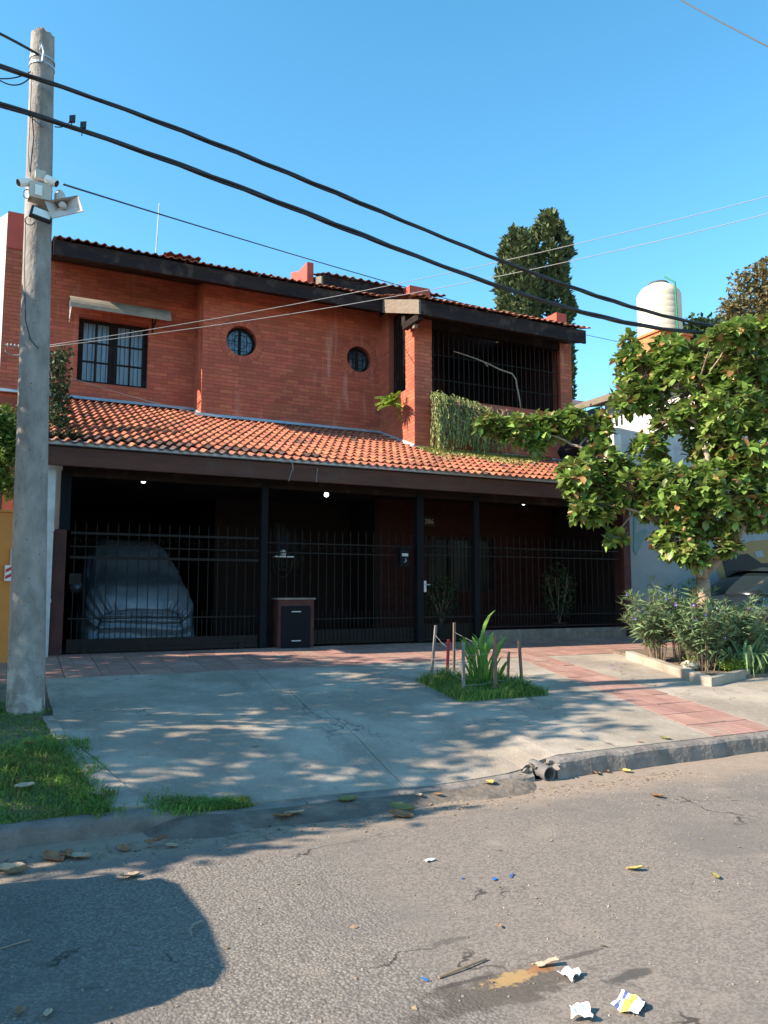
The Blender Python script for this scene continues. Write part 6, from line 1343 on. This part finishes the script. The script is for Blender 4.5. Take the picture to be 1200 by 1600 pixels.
def straps(lab, x, y, n, L, m='leaf_strap'):
    t = thing('strap_leaf_plant', lab, 'plant', (x, y, sz(x, y))); z0 = sz(x, y)+.03; V, F = [], []; c0 = 0
    for k in range(n):
        a = rng.uniform(0, 2*PI); l = L*rng.uniform(.7, 1.15); ov = rng.uniform(.45, 1.0); w = rng.uniform(.015, .024); s_ = Vector((-math.sin(a), math.cos(a), 0)); N_ = 8; b0 = Vector((x+rng.normal()*.07, y+rng.normal()*.07, z0))
        for j in range(N_+1):
            u = j/N_; p = b0+Vector((math.cos(a), math.sin(a), 0))*l*(.85*u*ov)+Vector((0, 0, l*(1.15*u*(1-.25*ov)-.95*ov*u*u*u))); ww = w*(1-.15*u-.8*max(0, u-.7)/.3*.9); V += [p-s_*ww, p+s_*ww+Vector((0, 0, .004))]
            if j: F.append((c0+2*j-2, c0+2*j-1, c0+2*j+1, c0+2*j))
        c0 += 2*(N_+1)
    stuff(link('foliage', np_mesh('foliage', [tuple(v) for v in V], F, m, True), t)); return t
straps('clump of long arching strap leaves at the right edge, nearest the pavement', 9.75, 7.98, 70, .90)
straps('clump of pale strap leaves behind the nearest strap clump', 10.25, 8.2, 70, .95)
straps('upright strap-leaved clump right of the magnolia trunk', 10.35, 8.75, 46, .95)
sp_ = onG(1085, 1052)
C_ = [(x, y, sz(x, y)+.08+rng.uniform(0, .14)) for x, y in [(rng.uniform(8.7, 10.6), rng.uniform(7.78, 8.15)) for _ in range(46)] if math.hypot(x-sp_.x, y-sp_.y) > .33 and not (abs(x-sp_.x) < .3 and y < sp_.y)]
gcv = thing('ground_fern', 'low feathery green ground fern along the front of the planter', 'plant', (9.5, 7.9, .3)); clump_crown(gcv, C_, .11, 46, 'leaf_fern', .035, flat=.7)
sp_ = onG(1085, 1052); b = MB(); 
bm = bmesh.new(); bmesh.ops.create_icosphere(bm, subdivisions=3, radius=1)
for v in bm.verts: v.co = Vector((v.co.x*.20, v.co.y*.12, v.co.z*.075))*(1+.16*math.sin(v.co.x*5+v.co.y*3)+.1*math.sin(v.co.z*9+v.co.x*7))
me = bpy.data.meshes.new('stone'); bm.to_mesh(me); bm.free(); me.materials.append(MATS['stone']); so_ = link('stone', me); so_.location = (sp_.x, sp_.y+.06, sz(sp_.x, sp_.y)+.10); so_.rotation_euler = (0, .1, .3); tag(so_, 'pale rough stone lying just inside the planter edging', 'stone')

# ================================================================ VERGE, LITTER
P = []
def dens(x, y): return .5+.5*math.sin(x*3.1+y*1.7)*math.sin(y*2.3-x)
while len(P) < 36000:
    y = 5.50+3.6*rng.uniform()**1.15; x = rng.uniform(-2.2, .8); e = (.66 if y < 6.9 else lerp(.66, .36, smooth((y-6.9)/.9)))+.05*math.sin(y*9)+.03*math.sin(y*23)
    if x > e: continue
    bare = math.exp(-(((x+.05)/.34)**2+((y-7.35)/.22)**2))
    if rng.uniform() < bare*.97: continue
    if y > 8.2 and rng.uniform() < .2: continue
    P.append((x, y, sz(x, y)-.015))
P = np.array(P); edge = np.clip((P[:, 1]-5.5)/.8, 0, 1); hh = rng.uniform(.025, .075, len(P))*(1+.6*np.sin(P[:, 0]*4+1)*np.sin(P[:, 1]*3))*np.where(P[:, 1] > 7.4, .6, 1.25)
tag(stuff(blades('verge_grass', P, hh, 'grass', None, .0042, .9)), 'short green grass covering the verge around the concrete pole', 'grass')
P = []
while len(P) < 2600:
    x = rng.uniform(.55, 1.62); y = 5.46+.16*rng.uniform()+.12*math.exp(-((x-.9)/.35)**2)*rng.normal()*.8
    if rng.uniform() > .5+.5*math.sin(x*6): continue
    P.append((x, y, sz(x, y)-.01))
P = np.array(P); tag(stuff(blades('weed_strip', P, rng.uniform(.02, .085, len(P)), 'grass', None, .004, 1.2)), 'ragged strip of weeds growing along the lowered kerb', 'grass')
def lf(name, x, y, size, m, lab, road_=True, curl=.22, yaw=None, cat='leaf', group=None, w=.62, lift=.012):
    p = onG(x, y, road_) if road_ else onG(x, y); n = 6; V, F = [], []; yaw = rng.uniform(0, 6.28) if yaw is None else yaw
    for i in range(n+1):
        u = i/n
        for j in range(5):
            v = (j-2)/2; hw = w*.5*math.sin(PI*min(1, u*.96+.03))**.7*(1+.15*math.sin(i*2.3+j)); V.append(((u-.5)*size, v*hw*size, size*curl*(v*v*.45+.6*(u-.5)**2+.05*math.sin(i*1.9+j*1.3))+lift))
    for i in range(n):
        for j in range(4): a = i*5+j; F.append((a, a+5, a+6, a+1))
    me = np_mesh(name, V, F, m); o = link(name, me); o.location = (p.x, p.y, p.z if not road_ else (roadz(p.x, p.y) if p.y < 5.02 else max(roadz(p.x, p.y), (kh(p.x)-.01)*smooth((p.y-5.02)/.38) if .8 < p.x < 4.1 else -1))); o.rotation_euler = (rng.normal()*.1, rng.normal()*.1, yaw); md = o.modifiers.new('t', 'SOLIDIFY'); md.thickness = .0015
    return tag(o, lab, cat, group)
G_ = 'dead leaves lying along the gutter'
for (x, y, s_, m, lab) in ((82, 1337, .17, 'dead_leaf', 'large dry brown leaf at the left of the gutter pile'), (125, 1336, .15, 'dead_leaf_pale', 'large pale brown leaf at the right of the gutter pile'), (104, 1331, .14, 'dead_leaf', 'curled brown leaf in the middle of the gutter pile'),
                           (193, 1323, .11, 'dead_leaf', 'tan leaf alone in the gutter right of the leaf pile'), (236, 1319, .08, 'dead_leaf', 'small reddish leaf in the gutter, left of two'), (250, 1316, .09, 'dead_leaf', 'small reddish leaf in the gutter, right of two'), (268, 1320, .09, 'dead_leaf_pale', 'pale flat leaf beside the two reddish gutter leaves'),
                           (15, 1355, .16, 'dead_leaf_pale', 'pale broken leaf at the left picture edge by the gutter'), (25, 1362, .12, 'dead_leaf', 'brown leaf at the left picture edge by the gutter'), (440, 1281, .13, 'dead_leaf', 'dark crumpled leaf under the driveway lip'), (460, 1277, .14, 'dead_leaf_pale', 'greyish curled leaf under the driveway lip'),
                           (543, 1257, .15, 'olive_leaf', 'long olive green leaf lying at the driveway lip'), (628, 1266, .20, 'olive_leaf', 'big dark curled leaf in the gutter below the drive'), (625, 1274, .18, 'dead_leaf', 'orange brown leaf under the big dark curled leaf'), (655, 1246, .08, 'dead_leaf_pale', 'small tan leaf above the big curled gutter leaf'), (684, 1244, .07, 'dead_leaf', 'tiny reddish leaf in the gutter right of the tan one'),
                           (765, 1227, .13, 'yellow_leaf', 'bright yellow leaf by the lowered kerb'), (932, 1206, .10, 'dead_leaf', 'rusty leaf at the foot of the kerb right of the pipe'), (945, 1203, .09, 'dead_leaf', 'second rusty leaf at the foot of the kerb right of the pipe'), (978, 1202, .10, 'yellow_leaf', 'pale yellow leaf at the foot of the kerb'),
                           (1027, 1248, .11, 'dead_leaf', 'curled orange brown leaf out on the sunlit road'), (992, 1362, .09, 'yellow_leaf', 'crumpled yellow scrap out on the sunlit road'), (305, 1258, .10, 'dead_leaf', 'small brown leaf in the weeds by the lowered kerb'), (1118, 1375, .06, 'olive_leaf', 'tiny dark leaf on the right of the road'),
                           (202, 1372, .11, 'dead_leaf_pale', 'pale flat leaf inside the dark car shadow'), (75, 1591, .05, 'dead_leaf_pale', 'small pale leaf at the bottom left of the road'), (30, 1588, .05, 'dead_leaf', 'brown crumb leaf at the bottom left corner'), (780, 1450, .03, 'dead_leaf', 'tiny brown leaf bit at the middle of the road')):
    o = lf('fallen_leaf', x, y, s_, m, lab, group=G_ if y > 1240 and x < 700 and y < 1370 else None); pass
for (x, y, s_, m, lab) in ((38, 1235, .13, 'dead_leaf_pale', 'grey-white leaf lying on the verge grass'), (152, 1248, .10, 'dead_leaf_pale', 'pale leaf at the grass edge beside the drive'), (45, 1168, .14, 'dead_leaf', 'reddish leaf on the bare soil below the pole'), (1040, 1155, .10, 'olive_leaf', 'dark oval leaf on the kerb top'), (1000, 1160, .05, 'dead_leaf', 'tiny leaf near the kerb edge on the pavement')):
    lf('fallen_leaf', x, y, s_, m, lab, False, lift=.03 if x < 200 else .008)
for (x, y) in ((955, 1040), (962, 1036), (970, 1044), (975, 1038), (958, 1046)): lf('fallen_petal', x, y, .045, 'flower_purple', 'small purple petal fallen on the pale pavement left of the planter', False, group='purple petals on the pavement', cat='petal')
# paper and plastic
def scrap(name, x, y, sx_, sy_, m, lab, cr=.03, yaw=0., n=7, stripes=None, cat='litter', hz=.0):
    p = onG(x, y, True); V, F = [], []
    ph = rng.uniform(0, 6, 4)
    for i in range(n+1):
        for j in range(n+1):
            u, v = i/n-.5, j/n-.5; e = 1-.18*abs(math.sin(ph[0]+5*u)*math.cos(ph[1]+4*v)); V.append((u*sx_*e, v*sy_*e, .006+cr*.55*abs(math.sin(ph[2]+u*4+v*2))+cr*.3*abs(math.sin(ph[3]+v*5-u*3))+rng.uniform(0, .003)+hz*(u+.5)))
    for i in range(n):
        for j in range(n): a = i*(n+1)+j; F.append((a, a+n+1, a+n+2, a+1))
    o = link(name, np_mesh(name, V, F, [m, 'print_yellow', 'print_blue'])); 
    if stripes:
        for k, pl2 in enumerate(o.data.polygons): pl2.material_index = 1 if (k % n) in stripes[0] else (2 if (k % n) in stripes[1] else 0)
    o.location = (p.x, p.y, roadz(p.x, p.y)-.004); o.rotation_euler = (0, 0, yaw); md = o.modifiers.new('t', 'SOLIDIFY'); md.thickness = .0012; return tag(o, lab, cat)
scrap('paper_wrapper', 984, 1580, .13, .11, 'paper', 'crumpled white wrapper with yellow and blue print at the bottom', .03, .5, 8, ((3, 4), (6,)))
scrap('paper_scrap', 908, 1594, .10, .08, 'paper', 'crumpled white paper at the bottom edge of the picture', .035, 1.)
scrap('paper_scrap', 891, 1530, .08, .07, 'paper', 'small white folded paper right of the food stain', .03, .3)
scrap('paper_scrap', 855, 1512, .10, .03, 'dead_leaf_pale', 'thin cream strip of cardboard at the edge of the food stain', .012, -.25, hz=.02)
scrap('paper_scrap', 671, 1345, .075, .03, 'paper', 'thin white curved scrap on the open road', .015, .1)
scrap('plastic_scrap', 773, 1374, .035, .025, 'blue_plastic', 'small blue plastic triangle on the road, left of the blue strip', .008, .6, 3)
scrap('plastic_scrap', 799, 1369, .07, .010, 'blue_plastic', 'narrow blue plastic strip on the road', .01, .75, 3)
scrap('plastic_scrap', 723, 1372, .02, .014, 'blue_plastic', 'tiny blue speck of plastic on the road', .004, .2, 2)
scrap('plastic_scrap', 664, 1534, .035, .014, 'blue_plastic', 'small blue shred among the coarse stones of the road', .008, 1.9, 2)
b = MB(); p = onG(305, 1455, True); b.tube([p+Vector((-.03, -.06, .012)), p+Vector((-.025, -.01, .018)), p+Vector((.0, .03, .02)), p+Vector((.045, .07, .012))], .005, 5); tag(b.build('fallen_twig', 'branch_grey'), 'pale bent twig at the edge of the car shadow', 'twig')
b = MB(); p = onG(20, 1480, True); b.tube([p+Vector((-.06, -.02, .01)), p+Vector((.07, .02, .012))], .004, 5); tag(b.build('fallen_twig', 'branch_grey'), 'short straight twig at the left inside the car shadow', 'twig')
b = MB(); p = onG(725, 1517, True); b.tube([p+Vector((-.13, -.02, .01)), p+Vector((0, .0, .014)), p+Vector((.13, .03, .01))], .005, 5); tag(b.build('fallen_twig', 'dry_stem'), 'dark brown stick left of the food stain', 'twig')
# loose grit and chaff on the road
n = 2600; P = np.zeros((n, 3)); P[:, 0] = rng.uniform(-.6, 7, n); P[:, 1] = np.where(rng.uniform(size=n) < .45, 5.25-np.abs(rng.normal(size=n))*.25, rng.uniform(2, 5.3, n)); P[:, 2] = [roadz(a_, b_)+.002 for a_, b_ in P[:, :2]]
D = rdir(n); M = frames(P, D, rng.uniform(.0015, .005, n)); GV = [(-1, -1, -1), (1, -.8, -1), (.9, 1, -1), (-1, .9, -1), (-.6, -.6, .7), (.7, -.5, .9), (.5, .7, .6), (-.7, .5, .8)]; GF = [(0, 3, 2, 1), (4, 5, 6, 7), (0, 1, 5, 4), (1, 2, 6, 5), (2, 3, 7, 6), (3, 0, 4, 7)]
tag(stuff(scatter('loose_grit', GV, GF, M, 'grit')), 'loose grit and small stones scattered over the road', 'gravel')
n = 1300; P = np.zeros((n, 3)); P[:, 0] = rng.uniform(-.8, 5.5, n); P[:, 1] = np.where(rng.uniform(size=n) < .93, 5.22-np.abs(rng.normal(size=n))*.16, rng.uniform(2.4, 5.2, n)); P[:, 2] = [roadz(a_, b_)+.005 for a_, b_ in P[:, :2]]; D = rdir(n); D[:, 2] *= .1
tag(stuff(scatter('leaf_crumbs', OVAL_V, OVAL_F, frames(P, D, rng.uniform(.008, .05, n)*rng.uniform(.5, 1, n), rng.uniform(-.4, .4, n)), 'dry_stem')), 'crumbled bits of dead leaf strewn along the gutter', 'leaf litter')
